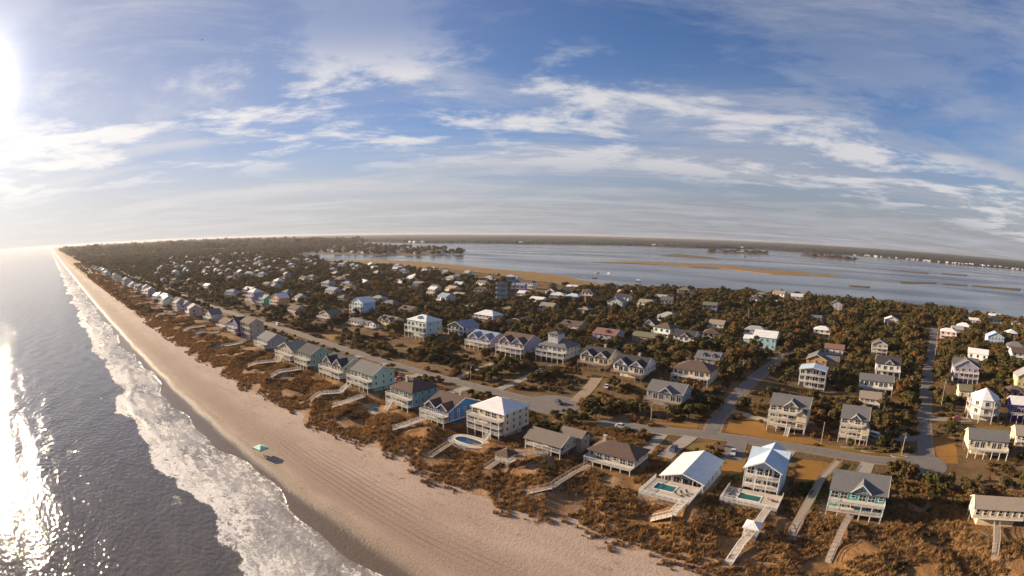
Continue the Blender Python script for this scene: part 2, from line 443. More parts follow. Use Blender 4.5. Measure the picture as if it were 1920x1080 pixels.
# the sound behind the island
def sound_mat():
    t = NT('sound_water'); a = t.noise(.6, 5, .65, stretch=(1, .5, 1)); b = t.noise(.004, 4, .6, stretch=(.4, 1.3, 1))
    return t.done(t.mix(t.rng(b, .35, .7), (.045, .046, .048), (.06, .06, .06)), t.rng(b, .35, .65, .08, .30), t.bump(a, .35, .12), .4)
me = bpy.data.meshes.new('sound'); 
sx, sy = [-24000, -9000, -4000, -2000, -900, -300, 300, 900, 2500, 9000], [380, 700, 1100, 1800, 3000, 5000, 9000]
me.from_pydata([(x, y, .0) for x in sx for y in sy], [], [(i * 7 + j, (i + 1) * 7 + j, (i + 1) * 7 + j + 1, i * 7 + j + 1) for i in range(9) for j in range(6)])
me.materials.append(sound_mat()); o = link(bpy.data.objects.new('sound_water', me)); o['kind'] = 'structure'

# flat outlines laid on the ground (roads, drives, lawns)
def sheet(name, pts, mat, off, kind='structure', step=4.0, z=None, floor=-99.0):
    bm = bmesh.new(); bm.faces.new([bm.verts.new((x, y, 0)) for x, y in pts])
    bmesh.ops.triangulate(bm, faces=bm.faces[:])
    for _ in range(7):
        long = [e for e in bm.edges if e.calc_length() > step]
        if not long: break
        bmesh.ops.subdivide_edges(bm, edges=long, cuts=1); bmesh.ops.triangulate(bm, faces=[f for f in bm.faces if len(f.verts) > 3])
    for v in bm.verts: v.co.z = (max(floor, terrain(v.co.x, v.co.y)) if z is None else z) + off
    bmesh.ops.recalc_face_normals(bm, faces=bm.faces[:])
    if sum(f.normal.z for f in bm.faces) < 0: bmesh.ops.reverse_faces(bm, faces=bm.faces[:])
    me = bpy.data.meshes.new(name); bm.to_mesh(me); bm.free(); me.materials.append(mat)
    o = link(bpy.data.objects.new(name, me)); o['kind'] = kind
    return o
def dense(pts, step=6.0):
    out = []
    for a, b in zip(pts, pts[1:]):
        n = max(1, int(math.dist(a, b) / step))
        out += [(a[0] + (b[0] - a[0]) * i / n, a[1] + (b[1] - a[1]) * i / n) for i in range(n)]
    return out + [pts[-1]]
def strip(name, pts, w, mat, off, kind='structure', shoulder=True):
    if shoulder and name == 'road': strip('verge', [(x, y) for x, y in pts], w + 2.2, verge, off - .035, kind, False)
    P = dense(pts); vs, fs = [], []
    for i, p in enumerate(P):
        a, b = P[max(0, i - 1)], P[min(len(P) - 1, i + 1)]
        d = Vector((b[0] - a[0], b[1] - a[1])).normalized(); nx, ny = -d.y, d.x
        for k in (-.5, -.17, .17, .5):
            x, y = p[0] + nx * w * k, p[1] + ny * w * k; vs.append((x, y, terrain(x, y) + off))
    for i in range(len(P) - 1):
        for k in range(3): fs.append((i * 4 + k, i * 4 + k + 1, i * 4 + k + 5, i * 4 + k + 4))
    me = bpy.data.meshes.new(name); me.from_pydata(vs, [], fs); me.materials.append(mat)
    bm = bmesh.new(); bm.from_mesh(me); bmesh.ops.recalc_face_normals(bm, faces=bm.faces[:])
    if sum(f.normal.z for f in bm.faces) < 0: bmesh.ops.reverse_faces(bm, faces=bm.faces[:])
    bm.to_mesh(me); bm.free()
    o = link(bpy.data.objects.new(name, me)); o['kind'] = kind; KEEP_LINES.append((P, w / 2))
    return o
KEEP_LINES, KEEP_POLYS, KEEP_BOXES = [], [], []
def worn(name, c, c2, sc=.35):
    t = NT(name); a = t.noise(sc, 6, .7); b = t.noise(4, 4, .7)
    return t.done(t.mix(t.rng(b, .4, .8), t.mix(t.rng(a, .35, .7), c, c2), dim(c, .75)), .9, t.bump(b, .3, .03), .25)
verge = worn('sandy_verge', (.30, .215, .145), (.20, .13, .07), .5)
asphalt = worn('asphalt', (.20, .175, .155), (.155, .135, .125)); concrete = worn('concrete', (.36, .31, .26), (.28, .235, .19)); gravel = worn('gravel_drive', (.34, .25, .17), (.26, .19, .13))
lawn = worn('dry_lawn', (.30, .145, .028), (.23, .115, .025), .12); lawn2 = worn('green_lawn', (.19, .12, .025), (.24, .135, .03), .12)
def disc(c, r, n=22): return [(c[0] + r * math.cos(2 * math.pi * i / n), c[1] + r * math.sin(2 * math.pi * i / n)) for i in range(n)]
strip('road', [(-1300, 172), (-800, 170), (-434, 168), (-353, 169.5), (-261, 167.2), (-199, 165.0), (-149, 165.1), (-116, 164.6)], 5.2, asphalt, .06)
sheet('road', disc((-112, 165.5), 12), asphalt, .075); KEEP_POLYS.append(disc((-112, 165.5), 12))
strip('road', [(-86, 159), (-67.5, 162.2), (-53, 166.4), (-34, 169), (-16.7, 169.6), (-3, 169), (12.4, 168.3), (31, 171)], 5.2, asphalt, .06)
sheet('road', disc((30, 170), 10), asphalt, .075); KEEP_POLYS.append(disc((30, 170), 10))
strip('road', [(-47.4, 169), (-49.9, 184.9), (-49.4, 205.3), (-48.1, 222.7), (-46.8, 265.5), (-44.8, 306), (-36, 340)], 4.8, asphalt, .08)
strip('road', [(32.2, 171.3), (33.1, 191.2), (34.9, 217), (38.6, 250), (44, 294), (50.3, 337), (62, 406), (75, 500)], 4.8, asphalt, .08)
strip('driveway', [(-141.2, 168.5), (-143.3, 190), (-141, 209)], 4, concrete, .09)
strip('driveway', [(-167.5, 168.3), (-171.4, 190), (-170, 207)], 3.5, concrete, .09)
strip('driveway', [(-53.7, 141.9), (-53.4, 152.2), (-52.6, 163)], 5, concrete, .09)
strip('driveway', [(-34.1, 150), (-36.4, 166)], 7, asphalt, .09)
strip('driveway', [(-46.8, 194.5), (-40.4, 193.6), (-31, 190.7)], 4, concrete, .09)
strip('driveway', [(10, 188), (33, 196)], 6, asphalt, .09)
strip('driveway', [(-114, 205.7), (-106, 174)], 5.5, gravel, .09)
strip('driveway', [(38, 222), (59, 226)], 7, gravel, .09)
for a, b, w in (((-184, 138), (-184, 162), 5), ((-212, 138), (-212, 164), 5), ((-152, 134), (-153, 162), 5), ((-134, 136), (-131, 161), 5), ((-60, 136), (-62, 160), 4), ((-232, 137), (-236, 164), 5), ((6, 138), (10, 165), 5), ((-20, 150), (-18, 166), 5)):
    strip('driveway', [a, b], w, concrete, .085)
LAWNS = [([(-51, 139), (-50, 157), (-43, 163), (-43.3, 155), (-46, 151)], lawn2), ([(-38.5, 151), (-36, 161), (-31, 160), (-28, 140), (-33.8, 137)], lawn),
         ([(-13.7, 160), (-3.7, 161), (-4.8, 145), (-12.2, 142)], lawn), ([(-45.3, 186), (-32, 189), (-28.4, 178.7), (-12.4, 180), (-3.7, 175), (-19, 173.3), (-43, 173)], lawn),
         ([(-9, 173.2), (-1.8, 176), (24, 178.5), (20, 174), (-3.3, 172.6)], lawn2), ([(36.6, 197.6), (47.4, 202), (45, 173.4), (37, 172)], lawn),
         ([(-83, 164), (-54, 175.4), (-53, 171), (-81, 165)], lawn), ([(52.5, 216), (82, 222), (82.6, 214), (47.7, 203)], lawn2), ([(-308, 180.8), (-306, 197), (-279, 179), (-284, 174)], lawn),
         ([(-6, 160), (4, 162), (12, 160), (10, 141), (0, 140)], lawn2)]
for P, m in LAWNS:
    sheet('lawn', P, m, .05); KEEP_POLYS.append(P)

# marsh, spit and islands in the sound, and the wooded mainland beyond it
def marsh_mat():
    t = NT('marsh_grass'); a = t.noise(.03, 6, .7, stretch=(.5, 1, 1)); b = t.noise(.5, 5, .7)
    return t.done(t.mix(t.rng(b, .35, .7), t.mix(t.rng(a, .35, .65), (.33, .185, .065), (.26, .165, .07)), (.18, .12, .05)), .95, t.bump(b, .6, .5), .1)
MARSH = marsh_mat()
def islet(name, pts, mat, h, skirt=1.0):
    """low island: a jittered outline with a bevelled bank and real height"""
    rnd = random.Random(int(abs(pts[0][0]) * 7) + 3)
    P = dense(pts + [pts[0]], max(8, math.dist(pts[0], pts[len(pts) // 2]) / 30))[:-1]
    c = Vector((sum(p[0] for p in P) / len(P), sum(p[1] for p in P) / len(P)))
    n = len(P); vs, top = [], []
    for x, y in P:
        k = 1 + rnd.uniform(-.05, .04); q = c + (Vector((x, y)) - c) * k; vs.append((q.x, q.y, -.3)); q2 = c + (q - c) * .97; top.append((q2.x, q2.y, h * rnd.uniform(.7, 1.1)))
    fs = [(i, (i + 1) % n, n + (i + 1) % n, n + i) for i in range(n)] + [tuple(range(n, 2 * n))]
    me = bpy.data.meshes.new(name); me.from_pydata(vs + top, [], fs); me.materials.append(mat)
    bm = bmesh.new(); bm.from_mesh(me); bmesh.ops.recalc_face_normals(bm, faces=bm.faces[:]); bm.to_mesh(me); bm.free()
    o = link(bpy.data.objects.new(name, me)); o['kind'] = 'structure'
    return o
SPIT = [(-1190, 1257), (-1240, 1124), (-1331, 1024), (-1547, 1003), (-1751, 970), (-2400, 960), (-4802, 1866), (-3723, 2004), (-2827, 1915), (-2018, 1686), (-1647, 1554), (-1400, 1432)]
spit_mat = worn('spit_scrub', (.07, .05, .03), (.11, .07, .035), .02)
islet('spit', SPIT, spit_mat, 1.6)
MARSHES = [[(-677, 1165), (-558, 1207), (-470, 1215), (-420, 1190), (-354, 1220), (-201, 1122), (-120, 1165), (-40, 1192), (-81, 1255), (-194, 1285), (-300, 1275), (-357, 1370), (-480, 1330), (-617, 1310)],
    [(94, 1730), (220, 1707), (235, 1800), (99, 1790)], [(83, 1150), (181, 1238), (190, 1290), (87, 1200)], [(195, 1235), (261, 1237), (274, 1290), (201, 1270)],
    [(280, 1255), (413, 1242), (449, 1340), (289, 1298)], [(-29, 948), (13, 952), (13, 985), (-30, 970)], [(280, 1791), (376, 1793), (405, 1911), (294, 1870)],
    [(-738, 1769), (-597, 1730), (-495, 1723), (-594, 1906), (-816, 2100)]]
dark_marsh = worn('marsh_mud_grass', (.10, .075, .045), (.15, .10, .05), .03)
for i, P in enumerate(MARSHES): islet('marsh_island', P, MARSH if i == 0 else dark_marsh, .8)
WOOD_ISLES = [[(-3362, 1960), (-3053, 2000), (-3403, 2216), (-3682, 2100)], [(-808, 2502), (-505, 2630), (-594, 3089), (-860, 2756)], [(-358, 2786), (-58, 2542), (-38, 3031), (-365, 3098)]]
for P in WOOD_ISLES: islet('wooded_island', P, spit_mat, 1.2)
FRINGE = [(-1230, 745), (-1040, 664), (-930, 672), (-808, 662), (-684, 690), (-600, 655), (-511, 628), (-450, 612), (-403, 590), (-345, 582), (-325, 610), (-352, 652), (-392, 684), (-430, 700), (-480, 742), (-568, 776), (-660, 790), (-770, 812), (-900, 846), (-1000, 868), (-1077, 858), (-1180, 790)]
sheet('sound_marsh', FRINGE, MARSH, .35, step=14.0, floor=.05); KEEP_POLYS.append(FRINGE)
MAIN = [(-18029, 4115), (-7888, 3066), (-5290, 2848), (-4125, 2674), (-3162, 2484), (-2880, 2450), (-2364, 2640), (-2075, 2819), (-1562, 3370), (-1173, 3392), (-892, 4000), (-415, 3859), (-95, 3900), (326, 3706), (693, 3459), (1128, 3591), (1347, 3442), (4000, 3300)]
def main_rows_mesh():
    """the far mainland: a sheet under a lumpy tree canopy, from its shore to the horizon"""
    rnd = random.Random(5); vs, fs = [], []
    P = dense(MAIN, 90); back = [0, 4, 60, 130, 220, 340, 500, 700, 1000, 1400, 2000, 3000, 4500, 7000, 11000, 16000]
    for i, (x, y) in enumerate(P):
        for j, b in enumerate(back):
            dx = max(-.7, min(1.3, x / 3000.0))
            h = 0 if j == 0 else (2.0 if j == 1 else rnd.uniform(6, 17) + 3 * math.sin(i * .13 + j))
            vs.append((x + dx * b * .5 + rnd.uniform(-12, 12) * (j > 1), y + b + rnd.uniform(-10, 10) * (j > 1), h - .2))
    n = len(back)
    for i in range(len(P) - 1):
        for j in range(n - 1): a = i * n + j; fs.append((a, a + n, a + n + 1, a + 1))
    return vs, fs
vs, fs = main_rows_mesh()
me = bpy.data.meshes.new('mainland'); me.from_pydata(vs, [], fs)
t = NT('far_wood'); a = t.noise(.012, 6, .75); b = t.noise(.06, 5, .7)
me.materials.append(t.done(t.mix(t.rng(b, .35, .7), t.mix(t.rng(a, .35, .65), (.032, .034, .022), (.052, .042, .028)), (.022, .023, .016)), .95, t.bump(b, 1.0, 6.0), .05))
o = link(bpy.data.objects.new('mainland', me)); o['kind'] = 'structure'

# ---------------------------------------------------------------- houses
WALL = {'white': (.78, .75, .70), 'cream': (.72, .60, .40), 'beige': (.50, .42, .33), 'grey': (.33, .335, .35), 'palegrey': (.52, .53, .54), 'teal': (.10, .40, .36), 'blue': (.035, .19, .52), 'mint': (.52, .66, .60),
        'green': (.26, .43, .37), 'palegreen': (.42, .55, .50), 'purple': (.10, .06, .27), 'yellow': (.74, .58, .27), 'lightblue': (.46, .60, .74), 'orange': (.66, .32, .12), 'lilac': (.40, .35, .46), 'brown': (.20, .13, .09), 'pink': (.58, .40, .37), 'tan': (.42, .33, .24), 'aqua': (.38, .62, .64)}
ROOF = {'whitemetal': (.74, .72, .70), 'bluemetal': (.46, .56, .66), 'grey': (.15, .145, .145), 'brown': (.115, .075, .06), 'dark': (.055, .05, .055), 'tan': (.29, .235, .185), 'red': (.22, .115, .09), 'bluegrey': (.24, .28, .34), 'olive': (.17, .155, .10), 'palegrey': (.33, .32, .31), 'taupe': (.19, .155, .13)}
TRIM = paint('trim_white', (.78, .74, .69)); DECKW = timber('deck', (.36, .28, .21)); POSTW = timber('post', (.32, .25, .19)); RAILW = paint('rail_white', (.80, .76, .71)); RAILT = timber('rail_wood', (.42, .33, .26)); RAILR = timber('rail_red', (.42, .2, .13))
def roof_mat(k): return metal_roof(k, ROOF[k]) if 'metal' in k else shingle(k, ROOF[k])
FRAME_CACHE = {}
def window_meshes(w, h):
    k = (round(w, 2), round(h, 2))
    if k not in FRAME_CACHE:
        m, f = MB(), .11
        m.box(-w/2 - f, w/2 + f, -.07, .0, h, h + f).box(-w/2 - f - .05, w/2 + f + .05, -.11, .0, -f, 0).box(-w/2 - f, -w/2, -.07, .0, 0, h).box(w/2, w/2 + f, -.07, .0, 0, h)
        if h < 1.9: m.box(-w/2, w/2, -.06, -.02, h * .5 - .035, h * .5 + .035)
        if w > 1.5: m.box(-.04, .04, -.06, -.02, 0, h)
        p = MB().box(-w/2, w/2, -.03, -.005, 0, h)
        FRAME_CACHE[k] = (m.mesh('window', TRIM), p.mesh('pane', glass_pane()))
    return FRAME_CACHE[k]
def add_window(root, x, y, z, w, h, rz=0.0, name='window'):
    a, b = window_meshes(w, h)
    f = place(name, a, root, (x, y, z), rz)
    place('pane', b, f, (0, 0, 0))
    return f
def slab(m, a, b, c, d, th):
    """roof plane with corners a b (eave) c d (ridge) and thickness"""
    P = [Vector(q) for q in (a, b, c, d)]; n = (P[1] - P[0]).cross(P[3] - P[0]).normalized()
    if n.z < 0: n = -n
    vs = [p for p in P] + [p - n * th for p in P]
    m.add(vs, [(0, 1, 2, 3), (7, 6, 5, 4), (0, 4, 5, 1), (1, 5, 6, 2), (2, 6, 7, 3), (3, 7, 4, 0)])
def gable_y(m, x0, x1, y0, y1, z, rise, ov=.45, th=.2):
    """gable roof with its ridge along y"""
    xc = (x0 + x1) / 2; k = rise / (xc - x0); e = z - ov * k + .05
    slab(m, (x0 - ov, y0 - ov, e), (x0 - ov, y1 + ov, e), (xc, y1 + ov, z + rise + .05), (xc, y0 - ov, z + rise + .05), th)
    slab(m, (x1 + ov, y0 - ov, e), (x1 + ov, y1 + ov, e), (xc, y1 + ov, z + rise + .052), (xc, y0 - ov, z + rise + .052), th)
def gable_x(m, x0, x1, y0, y1, z, rise, ov=.45, th=.2):
    yc = (y0 + y1) / 2; k = rise / (yc - y0); e = z - ov * k + .05
    slab(m, (x0 - ov, y0 - ov, e), (x1 + ov, y0 - ov, e), (x1 + ov, yc, z + rise + .05), (x0 - ov, yc, z + rise + .05), th)
    slab(m, (x0 - ov, y1 + ov, e), (x1 + ov, y1 + ov, e), (x1 + ov, yc, z + rise + .052), (x0 - ov, yc, z + rise + .052), th)
def hip(m, x0, x1, y0, y1, z, rise, ov=.5):
    x0 -= ov; x1 += ov; y0 -= ov; y1 += ov; w, d = x1 - x0, y1 - y0; s = min(w, d) / 2
    if w > d: r = [(x0 + s, (y0 + y1) / 2), (x1 - s, (y0 + y1) / 2)]
    else: r = [((x0 + x1) / 2, y0 + s), ((x0 + x1) / 2, y1 - s)]
    zz = z + .02
    vs = [(x0, y0, zz - .16), (x1, y0, zz - .16), (x1, y1, zz - .16), (x0, y1, zz - .16), (x0, y0, zz), (x1, y0, zz), (x1, y1, zz), (x0, y1, zz), (*r[0], z + rise), (*r[1], z + rise)]
    top = [(4, 5, 9, 8), (5, 6, 9), (6, 7, 8, 9), (7, 4, 8)] if w > d else [(4, 5, 8), (5, 6, 9, 8), (6, 7, 9), (7, 4, 8, 9)]
    m.add(vs, [(3, 2, 1, 0), (0, 1, 5, 4), (1, 2, 6, 5), (2, 3, 7, 6), (3, 0, 4, 7)] + top)
def railing(m, pts, z, h=1.0, gap=.45, t=.05):
    for a, b in zip(pts, pts[1:]):
        L = math.dist(a, b)
        m.bar((*a, z + h), (*b, z + h), .11, .07); m.bar((*a, z + .12), (*b, z + .12), .06)
        n = max(1, int(L / gap))
        for i in range(n + 1):
            x, y = a[0] + (b[0] - a[0]) * i / n, a[1] + (b[1] - a[1]) * i / n
            q = t * (2.2 if i % 5 == 0 else 1)
            m.box(x - q/2, x + q/2, y - q/2, y + q/2, z, z + h)
def stairs(m, x, w, y_top, z_top, run, z_bot=0.0, axis='y', s=-1):
    n = max(3, int((z_top - z_bot) / .22))
    for i in range(n):
        k = (i + .5) / n; zz = z_top - (z_top - z_bot) * k
        if axis == 'y': m.box(x - w/2, x + w/2, y_top + s * run * (i + 1) / n, y_top + s * run * i / n, zz - .08, zz)
        else: m.box(y_top + s * run * (i + 1) / n, y_top + s * run * i / n, x - w/2, x + w/2, zz - .08, zz)
    for e in (-w/2, w/2):
        if axis == 'y': A, B = (x + e, y_top, z_top), (x + e, y_top + s * run, z_bot)
        else: A, B = (y_top, x + e, z_top), (y_top + s * run, x + e, z_bot)
        m.bar(A, B, .09, .3); m.bar((A[0], A[1], A[2] + 1), (B[0], B[1], B[2] + 1), .08, .08)
        for k in (0, .33, .66, 1.0):
            x_, y_, z_ = (A[i] + (B[i] - A[i]) * k for i in range(3)); m.box(x_ - .05, x_ + .05, y_ - .05, y_ + .05, z_ - .1, z_ + 1)
POST_MESH = {}
def add_post(root, x, y, z0, z1, mat, t=.24):
    if (mat.name, t) not in POST_MESH: POST_MESH[(mat.name, t)] = MB().box(-t/2, t/2, -t/2, t/2, 0, 1).mesh('post', mat)
    place('post', POST_MESH[(mat.name, t)], root, (x, y, z0), 0, (1, 1, z1 - z0))
HOUSES = {}
def house(key, label, plot, roof='hip', wall='white', rc='grey', porch='out', stilt=False, levels=None, rise=None, rail='w', lod=0, extra=(), group=None, rz=0.0, dd=2.6, name='house', nopost=False):
    x, y, w, d, h = plot
    gz = terrain(x, y + d * .3)
    root = empty(name, (x, y, gz), rz)
    tag(root, label, 'house', group)
    KEEP_BOXES.append((x - w/2 - 1.5, x + w/2 + 1.5, y - dd - (3 if math.hypot(x, y) < 280 else 12), y + d + 2)); HOUSES[key] = (x, y, w, d, h, root)
    if rise is None:
        rise = {'hip': min(w, d) * .27, 'gf': w * .24, 'gfx': w * .25, 'gs': d * .27, 'gsc': d * .28, 'twin': d * .26, 'oct': w * .25, 'flat': .3}[roof]
        rise = min(rise, h * .36)
    hw = h - rise
    nl = levels or max(1, round(hw / 2.9)); lh = hw / nl
    first = 1 if stilt and nl > 1 else 0
    yb = 2.4 if porch == 'in' else 0.0
    wm, rm = siding(wall, WALL[wall]), roof_mat(rc)
    rmat = {'w': RAILW, 't': RAILT, 'r': RAILR}[rail]
    side = 1 if x < 15 else -1                       # the flank that shows
    z0 = first * lh if first else -1.2
    x0, x1 = -w/2, w/2
    # ---- walls
    m = MB()
    if roof == 'oct':
        r = w / 2
        pts = [(r * math.cos(R(22.5 + 45 * i)), d/2 + r * math.sin(R(22.5 + 45 * i))) for i in range(8)]
        m.add([(*p, z0) for p in pts] + [(*p, hw) for p in pts], [(i, (i + 1) % 8, 8 + (i + 1) % 8, 8 + i) for i in range(8)] + [tuple(range(7, -1, -1)), tuple(range(8, 16))])
    else:
        m.box(x0, x1, yb, d, z0, hw)
        if roof in ('gf', 'gfx'): m.add([(x0, yb, hw), (x1, yb, hw), (0, yb, hw + rise - .12), (x0, d, hw), (x1, d, hw), (0, d, hw + rise - .12)], [(0, 1, 2), (5, 4, 3), (0, 3, 4, 1), (1, 4, 5, 2), (2, 5, 3, 0)])
        if roof in ('gs', 'gsc', 'twin'): m.add([(x0, 0 if porch == 'in' else yb, hw), (x0, d, hw), (x0, d/2, hw + rise - .12), (x1, 0 if porch == 'in' else yb, hw), (x1, d, hw), (x1, d/2, hw + rise - .12)], [(0, 1, 2), (5, 4, 3), (0, 3, 4, 1), (1, 4, 5, 2), (2, 5, 3, 0)])
    if roof == 'gfx':
        m.add([(x0 - .15, d * .42, hw), (x0 - .15, d * .9, hw), (x0 - .15, d * .66, hw + rise - .15), (x1 + .15, d * .42, hw), (x1 + .15, d * .9, hw), (x1 + .15, d * .66, hw + rise - .15)], [(0, 1, 2), (5, 4, 3), (0, 3, 4, 1), (1, 4, 5, 2), (2, 5, 3, 0)])
        m.box(x0 - .15, x1 + .15, d * .42, d * .9, z0, hw)
    gw = []                                          # small front gables: (centre x, width, ridge fraction)
    if roof == 'twin': gw = [(-w * .25, w * .40, .92), (w * .25, w * .40, .92)]
    if roof == 'gsc': gw = [(w * .04, w * .34, .85)]
    for gx, g_w, fr in gw:
        gr = min(g_w * .42, rise * fr)
        m.add([(gx - g_w/2, -.06, hw), (gx + g_w/2, -.06, hw), (gx, -.06, hw + gr - .1), (gx, d * .45, hw + gr - .1)], [(0, 1, 2), (1, 3, 2), (0, 2, 3)])
        if porch == 'in': m.box(gx - g_w/2, gx + g_w/2, -.06, yb, hw - lh * .9, hw)
    wall_o = m.build('wall', wm, root)
    if first:                                        # enclosed storage under the raised floor
        MB().box(x0 + w * .14, x1 - w * .14, yb + d * .22, d * .9, -1.2, lh - .02).build('ground_storey', wm, root)
        MB().box(x0 - .02, x1 + .02, yb - .02, d + .02, lh - .28, lh + .03).build('floor_band', TRIM, root)
    # ---- roof
    m = MB(); f0 = 0.0 if porch == 'in' else yb
    if roof == 'hip': hip(m, x0, x1, f0, d, hw, rise)
    elif roof == 'gf': gable_y(m, x0, x1, f0, d, hw, rise)
    elif roof == 'gfx': gable_y(m, x0, x1, f0, d, hw, rise); gable_x(m, x0 - .15, x1 + .15, d * .42, d * .9, hw, rise - .03, .5)
    elif roof in ('gs', 'gsc', 'twin'): gable_x(m, x0, x1, f0, d, hw, rise)
    elif roof == 'flat': m.box(x0 - .5, x1 + .5, f0 - .5, d + .5, hw, hw + rise)
    elif roof == 'oct':
        r = w / 2 + .6; pts = [(r * math.cos(R(22.5 + 45 * i)), d/2 + r * math.sin(R(22.5 + 45 * i))) for i in range(8)]
        m.add([(*p, hw - .14) for p in pts] + [(*p, hw + .02) for p in pts] + [(0, d/2, hw + rise)], [tuple(range(7, -1, -1))] + [(i, (i + 1) % 8, 8 + (i + 1) % 8, 8 + i) for i in range(8)] + [(8 + i, 8 + (i + 1) % 8, 16) for i in range(8)])
    roof_o = m.build('roof', rm, root)
    for gx, g_w, fr in gw:
        gr = min(g_w * .42, rise * fr); q = MB(); gable_y(q, gx - g_w/2, gx + g_w/2, -.1, d * .45, hw, gr, .35); q.build('front_gable', rm, roof_o)
        if lod < 2:
            b = MB()
            for s in (-1, 1): b.bar((gx + s * (g_w/2 + .3), -.5, hw - .12), (gx, -.5, hw + gr - .02), .08, .26)
            b.build('fascia', TRIM, roof_o)
    if roof in ('gf', 'gfx') and lod < 2:
        b = MB()
        for s in (-1, 1): b.bar((s * (w/2 + .42), f0 - .49, hw - .18), (0, f0 - .49, hw + rise - .1), .07, .3)
        b.build('fascia', TRIM, roof_o)
    if roof in ('gs', 'gsc', 'twin') and lod < 2:
        b = MB(); k = rise / ((d - f0) / 2); xs_ = side * (w/2 + .47)
        b.bar((xs_, f0 - .42, hw - .2), (xs_, (f0 + d)/2, hw + rise - .1), .07, .28).bar((xs_, d + .42, hw - .2), (xs_, (f0 + d)/2, hw + rise - .1), .07, .28)
        b.build('fascia', TRIM, roof_o)
    # ---- porches and decks along the front
    if roof == 'oct':
        for i in range(first, nl):
            r = w / 2 + 1.6; pts = [(r * math.cos(R(22.5 + 45 * k)), d/2 + r * math.sin(R(22.5 + 45 * k))) for k in range(8)]
            mm = MB(); mm.add([(*p, i * lh - .2) for p in pts] + [(*p, i * lh) for p in pts], [tuple(range(7, -1, -1)), tuple(range(8, 16))] + [(k, (k + 1) % 8, 8 + (k + 1) % 8, 8 + k) for k in range(8)])
            mm.build('deck', DECKW, root); q = MB(); railing(q, pts + [pts[0]], i * lh); q.build('railing', rmat, root)
            for a, b in zip(pts, pts[1:] + [pts[0]]):
                mx, my = (a[0] + b[0]) / 2, (a[1] + b[1]) / 2 - d/2
                if my < 2: n_ = math.atan2(my, mx); add_window(root, math.cos(n_) * w * .468, d/2 + math.sin(n_) * w * .468, i * lh + .3, 2.0, 1.9, n_ + math.pi/2)
        for p in pts: add_post(root, p[0], p[1], -1.2, hw, RAILW, .22)
        for i in range(8): add_post(root, .55 * pts[i][0], d/2 + .55 * (pts[i][1] - d/2), -1.2, lh, POSTW, .35)
    elif porch != 'none':
        a, b = (0.0, yb) if porch == 'in' else (-dd, 0.0)
        npost = max(2, round(w / 3.3))
        for i in range(max(first, 1 if porch == 'out' and nl > 1 else 0), nl):
            z = i * lh if i else .35
            MB().box(x0 + .003, x1 - .003, a, b, z - .26, z).build('deck', DECKW if rail != 'w' else paint('deck_edge', (.55, .49, .42)), root)
            if i or porch == 'out':
                q = MB(); railing(q, [(x0, b), (x0, a + .05), (x1, a + .05), (x1, b)] if porch == 'out' else [(x0 + .1, a + .05), (x1 - .1, a + .05)], z, .95, .4 if lod == 0 else .9, .05 if lod == 0 else .1); q.build('railing', rmat, root)
        if not nopost:
            top = hw if porch == 'in' else (nl - 1) * lh + (lh * .0)
            for i in range(npost + 1):
                xx = x0 + .15 + (w - .3) * i / npost
                if top > .5: add_post(root, xx, a + .14, -1.5, top, RAILW if rail == 'w' else POSTW, .22 if lod < 2 else .3)
    # ---- windows and doors
    yfw = yb
    if roof != 'oct':
        n = max(2, int(w / (2.4 if lod == 0 else 3.2)))
        for i in range(first, nl):
            for k in range(n):
                xx = x0 + w * (k + .5) / n; big = porch == 'in' or (porch != 'none' and (k + i) % 3 != 1)
                ww, wh = (min(1.9, w / n * .72), min(2.1, lh * .74)) if big else (min(1.15, w / n * .6), min(1.4, lh * .5))
                zz = i * lh + (.12 if big else lh * .32) + (.35 if i == 0 and big else 0)
                add_window(root, xx, yfw - .002, zz, ww, min(wh, lh * .7), 0, 'glass_door' if big else 'window')
        ns = max(1, int((d - yb) / (3.2 if lod == 0 else 4.5)))
        for s in ((-1, 1) if abs(x) < 18 else (side,)):
            for i in range(first, nl):
                for k in range(ns):
                    if lod > 1 and (k + i) % 2: continue
                    add_window(root, s * (w/2 + .002), yb + (d - yb) * (k + .5) / ns, i * lh + lh * .34, .95, min(1.35, lh * .5), s * math.pi/2)
        for gx, g_w, fr in gw:
            if g_w > 3 and lod < 2: add_window(root, gx, -.065, hw + .25, .8, .8, 0)
        if roof in ('gf', 'gfx') and w > 7 and porch != 'in': add_window(root, 0, yfw - .003, hw + rise * .2, .9, .9, 0)
    if first and lod < 2:
        for xx in (x0 + .2, 0, x1 - .2):
            for yy in (d * .5, d - .2): add_post(root, xx if yy > d * .6 or xx else x1 - .2, yy, -1.5, lh, POSTW, .3)
    # ---- extras
    for e in extra:
        if e[0] == 'chimney': q = MB().box(e[1] - .5, e[1] + .5, e[2] - .4, e[2] + .4, hw - 1, hw + rise + .9).box(e[1] - .58, e[1] + .58, e[2] - .48, e[2] + .48, hw + rise + .7, hw + rise + .95); q.build('chimney', siding('beige', WALL['beige']), roof_o)
        if e[0] == 'stairs': q = MB(); stairs(q, e[1], 1.5, -dd if porch == 'out' else 0, e[2] * lh, e[3], -.6); q.build('stairs', rmat, root)
        if e[0] == 'tower':
            q = MB().box(e[1] - e[3]/2, e[1] + e[3]/2, e[2] - e[3]/2, e[2] + e[3]/2, hw, hw + rise + 2.4); q.build('cupola', wm, root)
            q = MB(); hip(q, e[1] - e[3]/2, e[1] + e[3]/2, e[2] - e[3]/2, e[2] + e[3]/2, hw + rise + 2.4, 1.0); q.build('cupola_roof', rm, root)
            for k in (-1, 0, 1): add_window(root, e[1] + k * e[3] * .3, e[2] - e[3]/2 - .002, hw + rise + .7, .9, 1.1)
